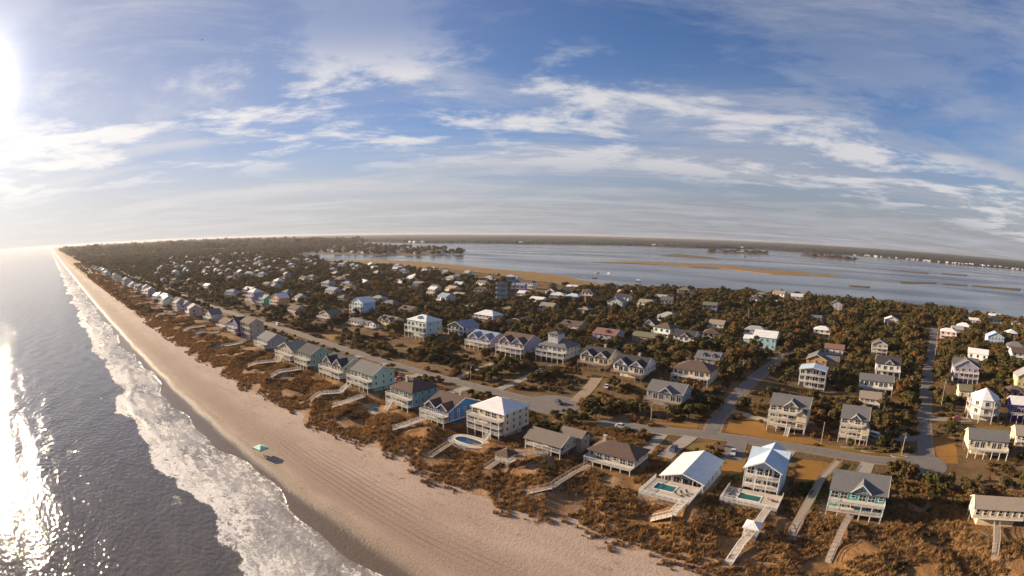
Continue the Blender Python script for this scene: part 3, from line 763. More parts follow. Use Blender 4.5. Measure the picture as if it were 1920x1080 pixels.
        if e[0] == 'bay':                             # gabled front bay on posts
            bx, bw, bh, bd = e[1:5]
            q = MB().box(bx - bw/2, bx + bw/2, -bd, -.01, lh * .95, bh)
            q.add([(bx - bw/2, -bd, bh), (bx + bw/2, -bd, bh), (bx, -bd, bh + bw * .33), (bx, .3, bh + bw * .33)], [(0, 1, 2), (1, 3, 2), (0, 2, 3)]); q.build('front_bay', wm, root)
            q = MB(); gable_y(q, bx - bw/2, bx + bw/2, -bd, 0, bh, bw * .36, .3, .15); q.build('bay_roof', rm, root)
            for s in (-1, 1): add_post(root, bx + s * (bw/2 - .15), -bd + .15, -1.5, lh, RAILW)
            for k in range(max(1, int((bh - lh) / 2.6))): add_window(root, bx, -bd - .002, lh * 1.2 + k * lh, bw * .55, lh * .55)
        if e[0] == 'wing':                            # lower wing beside or behind the main block
            wx, wy, ww, wd, wh, wr = e[1:7]
            KEEP_BOXES.append((x + wx - ww/2 - 1, x + wx + ww/2 + 1, y + wy - 6, y + wy + wd + 2))
            MB().box(wx - ww/2, wx + ww/2, wy, wy + wd, -1.2, wh).build('wing_wall', wm, root)
            q = MB()
            if len(e) > 7 and e[7] == 'hip': hip(q, wx - ww/2, wx + ww/2, wy, wy + wd, wh, wr)
            else: gable_x(q, wx - ww/2, wx + ww/2, wy, wy + wd, wh, wr, .4)
            q.build('wing_roof', rm, root)
            for k in range(max(1, int(ww / 3))): add_window(root, wx - ww/2 + ww * (k + .5) / max(1, int(ww / 3)), wy - .002, wh * .4, 1.1, 1.2)
            add_window(root, side * ww/2 + wx + side * .002, wy + wd/2, wh * .4, 1.0, 1.2, side * math.pi/2)
        if e[0] == 'dormer':
            q = MB().box(e[1] - .9, e[1] + .9, d * .12, d * .5, hw, hw + rise * .62); q.build('dormer', wm, roof_o)
            q = MB(); gable_y(q, e[1] - .9, e[1] + .9, d * .12, d * .5, hw + rise * .62, .55, .2, .12); q.build('dormer_roof', rm, roof_o); add_window(root, e[1], d * .12 - .004, hw + rise * .16, 1.0, rise * .38)
    return root
HOUSE_PLOTS = {  # x, y of the middle of the front wall, width, depth, height to the ridge (metres)
    'tan_ranch': (51.0, 127.8, 17.3, 7, 7.5),
    'teal': (7.3, 126.0, 15.5, 11, 10.1),
    'tall_white': (-20.0, 128.6, 10.2, 14, 10.6),
    'pool_gable': (-40.2, 121.9, 12.3, 17, 5.3),
    'brown_hip': (-63.4, 125.0, 15.1, 9, 6.9),
    'grey_ranch': (-84.5, 120.9, 12.9, 9, 6.4),
    'cream_hip': (-107.6, 122.8, 13.8, 13, 11.7),
    'blue_twin': (-128.0, 119.3, 12.0, 16, 8.9),
    'greygreen_hip': (-147.7, 120.0, 12.8, 13, 11.3),
    'mint_gable': (-180.1, 124.7, 15.6, 12, 10.9),
    'olive_gable': (-203.0, 124.7, 17.5, 13, 10.6),
    'green_gable': (-229.2, 124.2, 12.7, 12, 11.3),
    'decked_grey': (-249.1, 123.8, 17.5, 11, 10.0),
    'grey_barn': (-285.1, 126.2, 15.0, 13, 9.5),
    'white_porch': (-325.7, 131.6, 15.0, 11, 13.4),
    'purple': (-342.6, 130.0, 15.0, 10, 11.8),
    'pinkish_a': (-371.8, 131.6, 15.0, 10, 7.4),
    'slate_a': (-414.2, 134.5, 15.0, 10, 9.5),
    'white_hip_far': (-489.5, 124.0, 15.0, 12, 11),
    'striped_far': (-532.2, 120.9, 15.0, 10, 8.7),
    'mint_hip': (-242.1, 210.7, 17.5, 13, 13.4),
    'bluegrey_roof': (-225.5, 227.8, 13.2, 14, 8.6),
    'white_roof': (-247.6, 278.4, 17.5, 11, 9.6),
    'twin_small': (-192.5, 212.6, 16.6, 14, 9.0),
    'twin_lilac': (-168.7, 211.0, 16.8, 15, 10.9),
    'tower_house': (-145.4, 214.6, 16.6, 13, 10.8),
    'cream_red_deck': (-120.3, 212.8, 15.2, 13, 9.4),
    'white_twin': (-99.7, 208.1, 15.5, 13, 9.2),
    'hip_gable_i': (-225.6, 287.2, 16.0, 12, 6.0),
    'rust_j': (-189.2, 298.8, 14.5, 12, 6.3),
    'red_roof': (-150.5, 276.4, 14.8, 13, 7.1),
    'tan_low': (-130.8, 290.8, 14.9, 9, 5.9),
    'white_m': (-107.4, 300.0, 13.6, 11, 8.5),
    'aframe': (-150.5, 344.6, 12.8, 10, 6.4),
    'white_o': (-107.8, 369.4, 11.5, 10, 6.9),
    'teal_white': (-60.4, 319.6, 14.8, 12, 10.6),
    'hip_q': (-72.5, 215.8, 17.4, 12, 8.5),
    'grey_r': (-73.8, 240.9, 11.9, 11, 7.6),
    'grey_s': (-73.0, 186.1, 15.0, 11, 9.2),
    'cream_big': (-22.5, 184.1, 14.6, 10, 12.0),
    'pale_blue': (-20.7, 244.2, 13.2, 9, 10.0),
    'orange_gable': (-23.1, 287.7, 11.7, 12, 7.7),
    'white_v': (-15.9, 332.1, 12.5, 9, 5.9),
    'white_w': (14.9, 345.7, 10.9, 9, 9.5),
    'dark_x': (19.1, 288.9, 14.7, 11, 10.0),
    'grey_y': (11.7, 252.6, 17.5, 8, 8.1),
    'small_z': (8.9, 228.8, 9.8, 8, 5.7),
    'twin_aa': (2.8, 183.1, 10.3, 11, 11.3),
    'octagon': (65.5, 224.4, 14.5, 11, 13.1),
    'shed_ac': (62.1, 260.1, 7.3, 8, 5.8),
    'grey_ad': (68.0, 293.3, 15.9, 9, 12.1),
    'ranch_ae': (58.0, 182.5, 17.5, 9, 8.6),
    'violet_af': (87.3, 228.0, 14.0, 9, 10.1),
    'yellow_ag': (107.7, 281.9, 16.2, 10, 11.8),
    'white_edge': (81.8, 197.3, 13.5, 9, 6.6),
    'white_ai': (123.8, 429.5, 16.3, 10, 9.2),
    'white_blue_back': (-339.0, 233.7, 15.0, 12, 13.0),
    'yellow_twin': (-280.3, 215.4, 15.0, 11, 7.6),
    'white_dormer': (-289.5, 210.7, 10.3, 8, 4.7),
    'purple_dormer': (-317.6, 264.0, 15.0, 11, 6.7),
    'grey_back': (-355.3, 276.0, 15.0, 10, 7.3),
    'white_gate': (-308.6, 209.5, 13.4, 8, 3.8),
    'grey_gable_b': (-340.4, 204.1, 15.0, 12, 7.5),
    'orange_side': (-433.5, 207.4, 15.0, 11, 12.0),
    'teal_back': (-458.7, 203.6, 15.0, 11, 9.5),
    'lav_back': (-478.9, 201.9, 15.0, 11, 14.3),
    'rust_low_b': (-389.9, 201.6, 15.0, 10, 6.8),
    'white_1137': (-216.8, 417.6, 15.0, 11, 10.2),
    'white_1024': (-320.5, 466.2, 11.8, 9, 8.7),
    'white_1054': (-334.4, 529.6, 15.0, 12, 8.0),
    'white_1061': (-276.8, 440.8, 14.9, 9, 7.2),
    'white_991': (-298.1, 410.4, 15.0, 9, 5.2),
    'tan_1080': (-228.1, 379.8, 12.5, 10, 4.7),
    'white_1156': (-261.5, 524.6, 16.0, 9, 5.0),
    'white_1228': (-211.9, 510.2, 13.3, 9, 5.4),
    'dark_1272': (-196.2, 544.4, 16.5, 10, 7.4),
    'olive_934': (-275.2, 338.9, 15.0, 10, 4.9),
    'white_1656': (29.9, 484.8, 13.6, 10, 7.1),
    'white_1820': (93.9, 465.2, 11.3, 10, 6.5),
    'white_1835': (131.0, 552.6, 13.0, 9, 5.3),
    'white_1865': (176.5, 627.4, 15.6, 9, 6.1),
    'white_1900': (184.5, 549.9, 13.8, 10, 6.3),
    'white_848': (-382.0, 388.9, 15.0, 9, 4.8),
    'beige_870': (-311.0, 330.9, 15.0, 11, 5.6),
    'grey_905': (-457.6, 532.4, 15.0, 9, 5.3),
    'white_1438': (-101.0, 561.3, 11.4, 9, 4.1),
    'grey_1555': (-28.1, 545.5, 12.7, 10, 10.6),
    'grey_1540': (-42.0, 469.9, 10.1, 9, 4.2),
}
# key, roof, wall colour, roof colour, porch, options, label
SPEC = [
    ('tan_ranch', 'gs', 'cream', 'tan', 'none', {'stilt': True, 'levels': 2}, 'single-storey cream beach house with a broad tan roof at the lower right corner'),
    ('teal', 'gsc', 'teal', 'grey', 'out', {'stilt': True, 'levels': 3, 'rail': 'w'}, 'teal green beach house with a grey gabled roof and white railed decks'),
    ('tall_white', 'gfx', 'lightblue', 'bluemetal', 'in', {'levels': 3}, 'tall narrow three-storey white and pale blue beach house with crossing metal gables'),
    ('pool_gable', 'gf', 'palegrey', 'whitemetal', 'in', {'levels': 1}, 'low beach house with a big pale metal gable over a columned pool porch'),
    ('brown_hip', 'hip', 'beige', 'brown', 'out', {'stilt': True, 'levels': 2, 'rail': 'w', 'extra': [('chimney', -5, 5)]}, 'brown hip-roofed beach house on low stilts with a row of dark windows'),
    ('grey_ranch', 'gs', 'beige', 'taupe', 'in', {'levels': 2, 'stilt': True, 'extra': [('wing', 4, 9.2, 8, 5, 4.4, 1.5)]}, 'long low beach house with grey roof and a white columned front porch'),
    ('cream_hip', 'hip', 'cream', 'whitemetal', 'out', {'stilt': True, 'levels': 4, 'rise': 2.9, 'extra': [('stairs', 3, 1, 3.5)]}, 'cream four-level beach house with a white pyramid roof and stacked decks'),
    ('blue_twin', 'twin', 'blue', 'brown', 'out', {'stilt': True, 'levels': 3, 'rail': 'w', 'extra': [('chimney', 2, 10)]}, 'bright blue beach house with twin white front gables and brown roof'),
    ('greygreen_hip', 'hip', 'green', 'brown', 'out', {'stilt': True, 'levels': 3, 'rail': 'w', 'extra': [('chimney', -1, 4), ('stairs', -3, 1, 3)]}, 'grey-green beach house with a brown hip roof and tiers of white decks beside a pool'),
    ('mint_gable', 'gs', 'palegreen', 'grey', 'out', {'stilt': True, 'levels': 3}, 'pale sea-green gabled beach house with arched-looking white porch tiers'),
    ('olive_gable', 'twin', 'beige', 'dark', 'out', {'stilt': True, 'levels': 3}, 'tan beach house with two steep white-edged gables and dark roof'),
    ('green_gable', 'gs', 'green', 'dark', 'out', {'stilt': True, 'levels': 3}, 'dull green gable-ended beach house with three open white decks'),
    ('decked_grey', 'gf', 'tan', 'tan', 'out', {'stilt': True, 'levels': 3, 'extra': [('stairs', 0, 1, 4)]}, 'narrow tan beach house fronted by white deck tiers and crossing stairs'),
    ('grey_barn', 'gs', 'grey', 'grey', 'out', {'stilt': True, 'levels': 3}, 'broad grey-walled beach house with small windows behind white decks'),
    ('white_porch', 'gs', 'beige', 'brown', 'in', {'levels': 3}, 'beach house with a bright white two-tier porch next to the purple house'),
    ('purple', 'gf', 'purple', 'dark', 'out', {'stilt': True, 'levels': 3}, 'deep purple beach house on the dune'),
    ('pinkish_a', 'gs', 'pink', 'brown', 'out', {'levels': 2}, 'pinkish low beach house just left of the purple house'),
    ('slate_a', 'gf', 'palegrey', 'grey', 'out', {'stilt': True, 'levels': 2}, 'pale grey gabled beach house far along the dune left of the pink one'),
    ('white_hip_far', 'hip', 'white', 'palegrey', 'in', {'levels': 3}, 'large pale hip-roofed beach house with many white columns far down the beach'),
    ('striped_far', 'gs', 'white', 'grey', 'out', {'stilt': True, 'levels': 2}, 'small white decked beach house beside the far hip-roofed one'),
    ('mint_hip', 'hip', 'mint', 'whitemetal', 'out', {'stilt': True, 'levels': 3, 'rise': 3.0, 'extra': [('dormer', 0)]}, 'tall mint green house with white hip roof and dormer behind the road'),
    ('bluegrey_roof', 'gf', 'palegrey', 'bluegrey', 'in', {'levels': 2}, 'house with a broad blue-grey gable roof right of the tall mint house'),
    ('white_roof', 'hip', 'lilac', 'whitemetal', 'out', {'stilt': True, 'levels': 3}, 'raised lilac-white house with a bright white roof among the trees'),
    ('twin_small', 'twin', 'lilac', 'bluegrey', 'out', {'stilt': True, 'levels': 3}, 'twin-gabled lilac house with white deck left of the larger twin-gabled one'),
    ('twin_lilac', 'twin', 'lilac', 'brown', 'out', {'stilt': True, 'levels': 3}, 'lilac-grey house with two white front gables at the top of a sandy slope'),
    ('tower_house', 'hip', 'palegrey', 'grey', 'out', {'stilt': True, 'levels': 3, 'extra': [('tower', -1, 5, 6)]}, 'stepped grey house with a square lookout storey on its roof'),
    ('cream_red_deck', 'twin', 'cream', 'dark', 'out', {'stilt': True, 'levels': 2, 'rail': 'r', 'extra': [('chimney', 1, 9)]}, 'cream twin-gabled house with reddish wooden decks'),
    ('white_twin', 'twin', 'white', 'dark', 'out', {'stilt': True, 'levels': 2, 'rail': 'r', 'extra': [('chimney', 1, 9)]}, 'white twin-gabled house with pinkish decks and tall white corner post'),
    ('hip_gable_i', 'gf', 'beige', 'olive', 'out', {'levels': 2}, 'beige house with striped hip roof behind the twin-gabled houses'),
    ('rust_j', 'gs', 'pink', 'brown', 'out', {'levels': 2, 'extra': [('dormer', -3)]}, 'low rust-brown house with white dormer among the trees'),
    ('red_roof', 'gs', 'lilac', 'red', 'none', {'levels': 2, 'extra': [('dormer', 1)]}, 'house with a brick-red gable roof and lilac wall'),
    ('tan_low', 'gs', 'tan', 'olive', 'none', {'levels': 1}, 'long low tan-roofed house right of the red-roofed one'),
    ('white_m', 'gsc', 'white', 'dark', 'out', {'stilt': True, 'levels': 2}, 'white-gabled house with dark roof half hidden in russet trees'),
    ('aframe', 'gf', 'palegrey', 'dark', 'none', {'levels': 1, 'rise': 5.2}, 'dark steep-roofed house showing a white triangular gable'),
    ('white_o', 'gs', 'white', 'tan', 'out', {'levels': 2}, 'small sunlit white house at the top of the trees near a pole'),
    ('teal_white', 'gs', 'aqua', 'whitemetal', 'none', {'levels': 2, 'extra': [('wing', -9.5, 1, 9, 8, 5.2, 1.8)]}, 'turquoise house with long white metal roofs at the end of the side road'),
    ('hip_q', 'hip', 'cream', 'brown', 'out', {'levels': 2, 'rail': 'w'}, 'wide cream house with a brown hip roof and white balcony'),
    ('grey_r', 'gs', 'lilac', 'grey', 'none', {'levels': 2, 'extra': [('dormer', -2), ('dormer', 3)]}, 'grey house with two dormers behind the wide hip-roofed house'),
    ('grey_s', 'gsc', 'grey', 'grey', 'out', {'stilt': True, 'levels': 2, 'rail': 't'}, 'weathered grey house with a big gable behind dark bushes'),
    ('cream_big', 'gsc', 'cream', 'grey', 'out', {'stilt': True, 'levels': 4, 'extra': [('bay', 5.2, 3.6, 7.4, 2.6), ('stairs', 1, 1, 4)]}, 'big cream house with three railed balconies and a gabled bay'),
    ('pale_blue', 'gf', 'lightblue', 'bluemetal', 'in', {'levels': 3, 'rise': 1.2}, 'pale blue house with a white metal roof and dark centre glass'),
    ('orange_gable', 'gf', 'orange', 'grey', 'none', {'levels': 2, 'extra': [('wing', 9, 2, 8, 8, 4.6, 2)]}, 'house with an orange gable wall behind the pale blue one'),
    ('white_v', 'gs', 'white', 'red', 'none', {'levels': 1}, 'white house with a rusty roof above the orange-gabled one'),
    ('white_w', 'gf', 'beige', 'brown', 'out', {'levels': 3}, 'narrow three-storey cream house among trees beside the right road'),
    ('dark_x', 'gsc', 'white', 'dark', 'out', {'levels': 2}, 'white house with dark crossing roofs below the narrow cream one'),
    ('grey_y', 'gs', 'white', 'grey', 'out', {'stilt': True, 'levels': 2}, 'long house with flat grey gable roof and white balcony'),
    ('small_z', 'gs', 'cream', 'tan', 'out', {'levels': 2}, 'small house with tan roof directly behind the twin-bay house'),
    ('twin_aa', 'gsc', 'cream', 'grey', 'out', {'stilt': True, 'levels': 4, 'extra': [('bay', 4.6, 3.0, 6.2, 3.2)]}, 'tall cream house with triple porches and a blue-grey gabled bay by the road'),
    ('octagon', 'oct', 'white', 'whitemetal', 'out', {'stilt': True, 'levels': 3}, 'white octagonal house with a faceted roof on a tall narrow base'),
    ('shed_ac', 'gs', 'cream', 'olive', 'none', {'levels': 1}, 'small shed-like cream house behind the octagonal house'),
    ('grey_ad', 'gfx', 'lilac', 'grey', 'out', {'levels': 3}, 'big grey-lilac house with white gable near the right road'),
    ('ranch_ae', 'gs', 'cream', 'grey', 'out', {'stilt': True, 'levels': 2, 'rail': 'w'}, 'wide one-storey cream house with grey roof and crossing front stairs'),
    ('violet_af', 'gs', 'purple', 'whitemetal', 'out', {'stilt': True, 'levels': 2}, 'violet house with pale roof at the right edge'),
    ('yellow_ag', 'gf', 'yellow', 'palegrey', 'none', {'levels': 3}, 'yellow gabled house at the right edge among trees'),
    ('white_edge', 'gs', 'cream', 'tan', 'out', {'levels': 2}, 'cream house cut off by the right edge beside a fenced drive'),
    ('white_ai', 'gf', 'lightblue', 'bluemetal', 'none', {'levels': 2}, 'pale blue-roofed house deep in the trees at the right'),
    ('white_blue_back', 'gf', 'lightblue', 'whitemetal', 'out', {'levels': 3}, 'tall white-blue gabled house standing alone above the trees'),
    ('yellow_twin', 'twin', 'yellow', 'olive', 'none', {'levels': 2}, 'yellow twin-gabled house left of the tall mint house'),
    ('white_dormer', 'gf', 'white', 'brown', 'out', {'levels': 1}, 'tiny white gabled cottage beside the yellow twin-gabled house'),
    ('purple_dormer', 'gs', 'pink', 'brown', 'out', {'levels': 2, 'extra': [('dormer', -3)]}, 'brown house with purple-shaded dormer above the mint house'),
    ('grey_back', 'hip', 'grey', 'grey', 'none', {'levels': 2}, 'grey house in the trees right of the tall white-blue one'),
    ('white_gate', 'gs', 'white', 'grey', 'out', {'levels': 1}, 'small white house with pale deck below the tall white-blue one'),
    ('grey_gable_b', 'gf', 'tan', 'olive', 'out', {'levels': 2}, 'tan gable-ended house beyond the orange lawn'),
    ('orange_side', 'gf', 'orange', 'whitemetal', 'out', {'stilt': True, 'levels': 3}, 'house with orange-red flank and white deck far left of the road'),
    ('teal_back', 'gs', 'teal', 'palegrey', 'out', {'levels': 2}, 'teal-walled house between the orange-sided and the lavender one'),
    ('lav_back', 'hip', 'lilac', 'whitemetal', 'out', {'stilt': True, 'levels': 3}, 'tall lavender-white house far left among smaller roofs'),
    ('rust_low_b', 'gs', 'pink', 'brown', 'none', {'levels': 2}, 'low rusty brown house right of the orange-sided one'),
    ('white_1137', 'gf', 'palegrey', 'palegrey', 'none', {'levels': 3}, 'pale grey gable-ended house near the sound shore'),
    ('white_1024', 'gf', 'white', 'brown', 'none', {'levels': 2, 'rise': 3.5}, 'small white pointed gable near the sound right of the tower'),
    ('white_1054', 'gsc', 'white', 'whitemetal', 'out', {'levels': 2}, 'wide white-roofed house by the marsh near the sound'),
    ('white_1061', 'hip', 'palegrey', 'bluemetal', 'none', {'levels': 2}, 'pale hip-roofed house in front of the wide white-roofed one'),
    ('white_991', 'gs', 'white', 'whitemetal', 'none', {'levels': 1}, 'low white house right of the foot of the tower'),
    ('tan_1080', 'hip', 'beige', 'tan', 'none', {'levels': 1}, 'low tan hip-roofed house below the sign pole'),
    ('white_1156', 'gs', 'white', 'whitemetal', 'none', {'levels': 1}, 'low white roof at the sound shore beside the boathouse'),
    ('white_1228', 'gs', 'white', 'palegrey', 'none', {'levels': 1}, 'tiny white house at the tree line by the sound'),
    ('dark_1272', 'gs', 'brown', 'dark', 'none', {'levels': 2}, 'dark brown house at the tree line by the sound'),
    ('olive_934', 'hip', 'tan', 'olive', 'none', {'levels': 1}, 'low olive-roofed house left of the raised white-roofed one'),
    ('white_1656', 'gf', 'white', 'whitemetal', 'none', {'levels': 2}, 'white-roofed house among trees at the head of the right road'),
    ('white_1820', 'gs', 'beige', 'palegrey', 'none', {'levels': 2}, 'pale beige house deep in the trees right of the tall pole'),
    ('white_1835', 'gs', 'white', 'whitemetal', 'none', {'levels': 1}, 'small bright white roof near the water at the upper right'),
    ('white_1865', 'gs', 'white', 'whitemetal', 'none', {'levels': 2}, "bright white house at the water's edge in the upper right"),
    ('white_1900', 'gf', 'beige', 'brown', 'none', {'levels': 2}, 'beige house at the far right edge of the trees'),
    ('white_848', 'gs', 'white', 'palegrey', 'none', {'levels': 1}, 'flat white roof in the brush above the blue-grey roof'),
    ('beige_870', 'gf', 'beige', 'olive', 'out', {'levels': 2}, 'beige gabled house above the raised white-roofed one'),
    ('grey_905', 'hip', 'tan', 'palegrey', 'none', {'levels': 1}, 'pale low roof at the marsh left of the tower'),
    ('white_1438', 'gs', 'white', 'palegrey', 'none', {'levels': 1}, "small whitish house at the water's tree line"),
    ('grey_1555', 'gf', 'palegrey', 'grey', 'none', {'levels': 3}, "tall grey house half hidden at the water's tree line"),
    ('grey_1540', 'gs', 'lilac', 'grey', 'none', {'levels': 1}, 'low lilac-grey house among russet trees'),
]
for k, rf, wl_, rc, po, op, lab in SPEC:
    pl = HOUSE_PLOTS[k]; dist = math.hypot(pl[0], pl[1])
    house(k, lab, pl, rf, wl_, rc, po, lod=0 if dist < 265 else (1 if dist < 400 else 2), **op)

# ---------------------------------------------------------------- decks, pools, dune walkovers, street furniture, vehicles
def pool_water_mat():
    if 'poolwater' not in MATS:
        t = NT('pool_water'); a = t.noise(2.0, 3, .5); MATS['poolwater'] = t.done((.02, .13, .11), .08, t.bump(a, .15, .05), .5)
    return MATS['poolwater']
def pool_dark_mat():
    if 'pooldark' not in MATS:
        t = NT('pool_water_dark'); a = t.noise(2.0, 3, .5); MATS['pooldark'] = t.done((.025, .07, .13), .08, t.bump(a, .15, .05), .5)
    return MATS['pooldark']
PALEDECK = worn('pale_deck', (.55, .47, .38), (.45, .37, .30), .5)
def lounger(x, y, z, rz, label):
    r = empty('sun_lounger', (x, y, z), rz); tag(r, label, 'lounger', 'loungers on the pool decks')
    MB().box(-.33, .33, -1.0, .45, .30, .38).build('seat', paint('lounger', (.30, .22, .16)), r)
    MB().bar((0, .45, .36), (0, 1.0, .85), .66, .07).build('backrest', paint('lounger', (.30, .22, .16)), r)
    for a in (-.28, .28):
        for b in (-.9, .4): place('leg', LEG_MESH, r, (a, b, 0))
LEG_MESH = MB().box(-.03, .03, -.03, .03, 0, .3).mesh('leg', TRIM)
def pool_deck(label, x0, x1, y0, y1, z, pool, rail_open=None, water='teal'):
    """raised timber deck with a set-in pool, white railing and posts"""
    cx, cy_m = (x0 + x1) / 2, (y0 + y1) / 2; gz = terrain(cx, cy_m)
    r = empty('pool_deck', (cx, cy_m, gz)); tag(r, label, 'pool deck')
    a0, a1, b0, b1 = x0 - cx, x1 - cx, y0 - cy_m, y1 - cy_m; p0, p1, q0, q1 = (pool[0] - cx, pool[1] - cx, pool[2] - cy_m, pool[3] - cy_m)
    m = MB(); m.box(a0, p0, b0, b1, z - .3, z).box(p1, a1, b0, b1, z - .3, z).box(p0, p1, b0, q0, z - .3, z).box(p0, p1, q1, b1, z - .3, z)
    m.build('deck', PALEDECK, r)
    MB().box(p0 - .3, p0, q0 - .3, q1 + .3, z + .003, z + .1).box(p1, p1 + .3, q0 - .3, q1 + .3, z + .003, z + .1).box(p0, p1, q0 - .3, q0, z + .003, z + .1).box(p0, p1, q1, q1 + .3, z + .003, z + .1).build('coping', TRIM, r)
    MB().box(p0 + .01, p1 - .01, q0 + .01, q1 - .01, z - 1.2, z - .12).build('pool_water', pool_water_mat(), r)
    q = MB(); railing(q, [(a0 + .06, b1), (a0 + .06, b0 + .06), (a1 - .06, b0 + .06), (a1 - .06, b1)], z, 1.05, .32, .07); q.build('railing', RAILW, r)
    lat = MB()
    n = int((a1 - a0) / .35)
    for i in range(n + 1): xx = a0 + (a1 - a0) * i / n; lat.box(xx - .06, xx + .06, b0 + .02, b0 + .08, -1.6, z - .3)
    lat.build('lattice', PALEDECK, r)
    for i in range(6):
        for yy in (b0 + .25, b1 - .3): add_post(r, a0 + .3 + (a1 - a0 - .6) * i / 5, yy, -1.8, z - .3, POSTW)
    KEEP_BOXES.append((x0 - .5, x1 + .5, y0 - .5, y1 + .5))
    return gz + z
zd = pool_deck('white railed pool deck in front of the tall narrow blue-white house', -28.5, -13.0, 119.5, 128.0, 1.5, (-24.5, -18.5, 122.2, 125.4))
for i, (x, y) in enumerate(((-27, 123.5), (-27, 125.5), (-16, 124), (-14.8, 124))): lounger(x, y, zd, R(200 + 17 * i), 'brown lounger on the pool deck of the tall blue-white house')
zd = pool_deck('white railed pool deck below the pale metal-roofed porch', -47.5, -34.0, 110.5, 120.8, 1.6, (-45.5, -40.0, 114.8, 118.2))
for i, (x, y) in enumerate(((-38.5, 114), (-37.3, 115), (-36.2, 116))): lounger(x, y, zd, R(60), 'brown lounger on the pool deck of the pale metal-roofed house')
def ground_pool(label, cx, cy_m, a, b, ang, water, n=24):
    r = empty('swimming_pool', (cx, cy_m, terrain(cx, cy_m) + .25), ang); tag(r, label, 'pool')
    def ring(k, z, sq=2.6):
        out = []
        for i in range(n):
            t = 2 * math.pi * i / n; c, s = math.cos(t), math.sin(t)
            out.append((math.copysign(abs(c) ** (2/sq), c) * (a + k), math.copysign(abs(s) ** (2/sq), s) * (b + k), z))
        return out
    m = MB(); A, B, C, D = ring(2.4, -.8), ring(2.2, .12), ring(.28, .12), ring(.28, -.5)
    m.add(A + B + C + D, [(i + n * k, (i + 1) % n + n * k, (i + 1) % n + n * (k + 1), i + n * (k + 1)) for k in range(3) for i in range(n)]); m.build('patio', PALEDECK, r)
    m = MB(); A, B, C = ring(.28, .10), ring(.28, .2), ring(0, .2); D = ring(0, -.6)
    m.add(A + B + C + D, [(i + n * k, (i + 1) % n + n * k, (i + 1) % n + n * (k + 1), i + n * (k + 1)) for k in range(3) for i in range(n)]); m.build('coping', TRIM, r)
    MB().add(ring(.02, .06), [tuple(range(n))]).build('pool_water', water, r)
    KEEP_BOXES.append((cx - a - 3, cx + a + 3, cy_m - b - 3, cy_m + b + 3))
ground_pool('dark blue oval pool with pale rim below the cream four-level house', -107.5, 113.5, 5.0, 2.2, R(4), pool_dark_mat())
ground_pool('small turquoise pool with pale patio beside the grey-green hip-roofed house', -155.5, 113.5, 3.6, 2.0, R(8), pool_water_mat())

def walkover(label, pts, w=1.5, h=1.1, mat=None, end_stairs=True, gap=.9):
    mat = mat or RAILT
    P = dense(pts, 2.4); zs = [terrain(*p) + h for p in P]
    for _ in range(3): zs = [(zs[max(0, i - 1)] + zs[i] * 2 + zs[min(len(zs) - 1, i + 1)]) / 4 for i in range(len(zs))]
    if end_stairs and len(zs) > 3: zs[-1] = terrain(*P[-1]) + .15; zs[-2] = (zs[-1] + zs[-3]) / 2
    o = P[0]; oz = terrain(*o); r = empty('dune_walkover', (o[0], o[1], oz)); tag(r, label, 'boardwalk')
    D, L_ = MB(), (MB(), MB())
    for i, (a, b) in enumerate(zip(P, P[1:])):
        A, B = Vector((a[0] - o[0], a[1] - o[1], zs[i] - oz)), Vector((b[0] - o[0], b[1] - o[1], zs[i + 1] - oz))
        d = (B - A).normalized(); n = Vector((-d.y, d.x, 0)).normalized() * (w / 2)
        k = max(1, int((B - A).length / .6))
        for j in range(k):                          # planks laid across
            p0, p1 = A.lerp(B, j / k), A.lerp(B, (j + .9) / k); D.add([p0 - n, p0 + n, p1 + n, p1 - n] + [q - Vector((0, 0, .12)) for q in (p0 - n, p0 + n, p1 + n, p1 - n)], [(0, 1, 2, 3), (7, 6, 5, 4), (0, 4, 5, 1), (1, 5, 6, 2), (2, 6, 7, 3), (3, 7, 4, 0)])
        for s, m in zip((-1, 1), L_):
            for hh, t in ((1.0, .12), (.55, .07)): m.bar(A + n * s + Vector((0, 0, hh)), B + n * s + Vector((0, 0, hh)), t, .08)
            for q in (A, (A + B) / 2): m.bar(q + n * s - Vector((0, 0, .1)), q + n * s + Vector((0, 0, 1.02)), .1)
        if i % 2 == 0:
            for s in (-1, 1): add_post(r, A.x + n.x * s, A.y + n.y * s, A.z - h - .9, A.z - .1, POSTW, .2)
    D.build('boardwalk', timber('boards', (.40, .32, .25)) if mat is not RAILW else PALEDECK, r)
    for m in L_: m.build('railing', mat, r)
    KEEP_LINES.append((P, w / 2 + .3))
    return r
def gazebo(label, x, y, s, roofc, h=1.2):
    gz = terrain(x, y); r = empty('gazebo', (x, y, gz)); tag(r, label, 'gazebo'); a = s / 2
    MB().box(-a, a, -a, a, h - .22, h).build('floor', PALEDECK, r)
    for i in (-1, 1):
        for j in (-1, 1): add_post(r, i * (a - .1), j * (a - .1), -1.5, h + 2.3, RAILW, .2)
    m = MB(); hip(m, -a, a, -a, a, h + 2.3, a * .62, .35); ro = m.build('roof', roof_mat(roofc), r)
    MB().cyl((0, 0), .16, .03, h + 2.3 + a * .6, h + 2.9 + a * .62, 6).build('finial', TRIM, ro)
    q = MB(); railing(q, [(-a, a), (-a, -a), (a, -a), (a, a)], h, .9, .3, .05); q.build('railing', RAILW, r)
    MB().box(-a + .2, a - .2, a - .55, a - .15, h + .4, h + .48).box(-a + .2, -a + .35, a - .5, a - .2, h, h + .4).box(a - .35, a - .2, a - .5, a - .2, h, h + .4).build('bench', PALEDECK, r)
    KEEP_BOXES.append((x - a - .5, x + a + .5, y - a - .5, y + a + .5))
walkover('straight boardwalk down from the cream tan-roofed house at the lower right', [(50.6, 127), (47.2, 110.6)], 1.8)
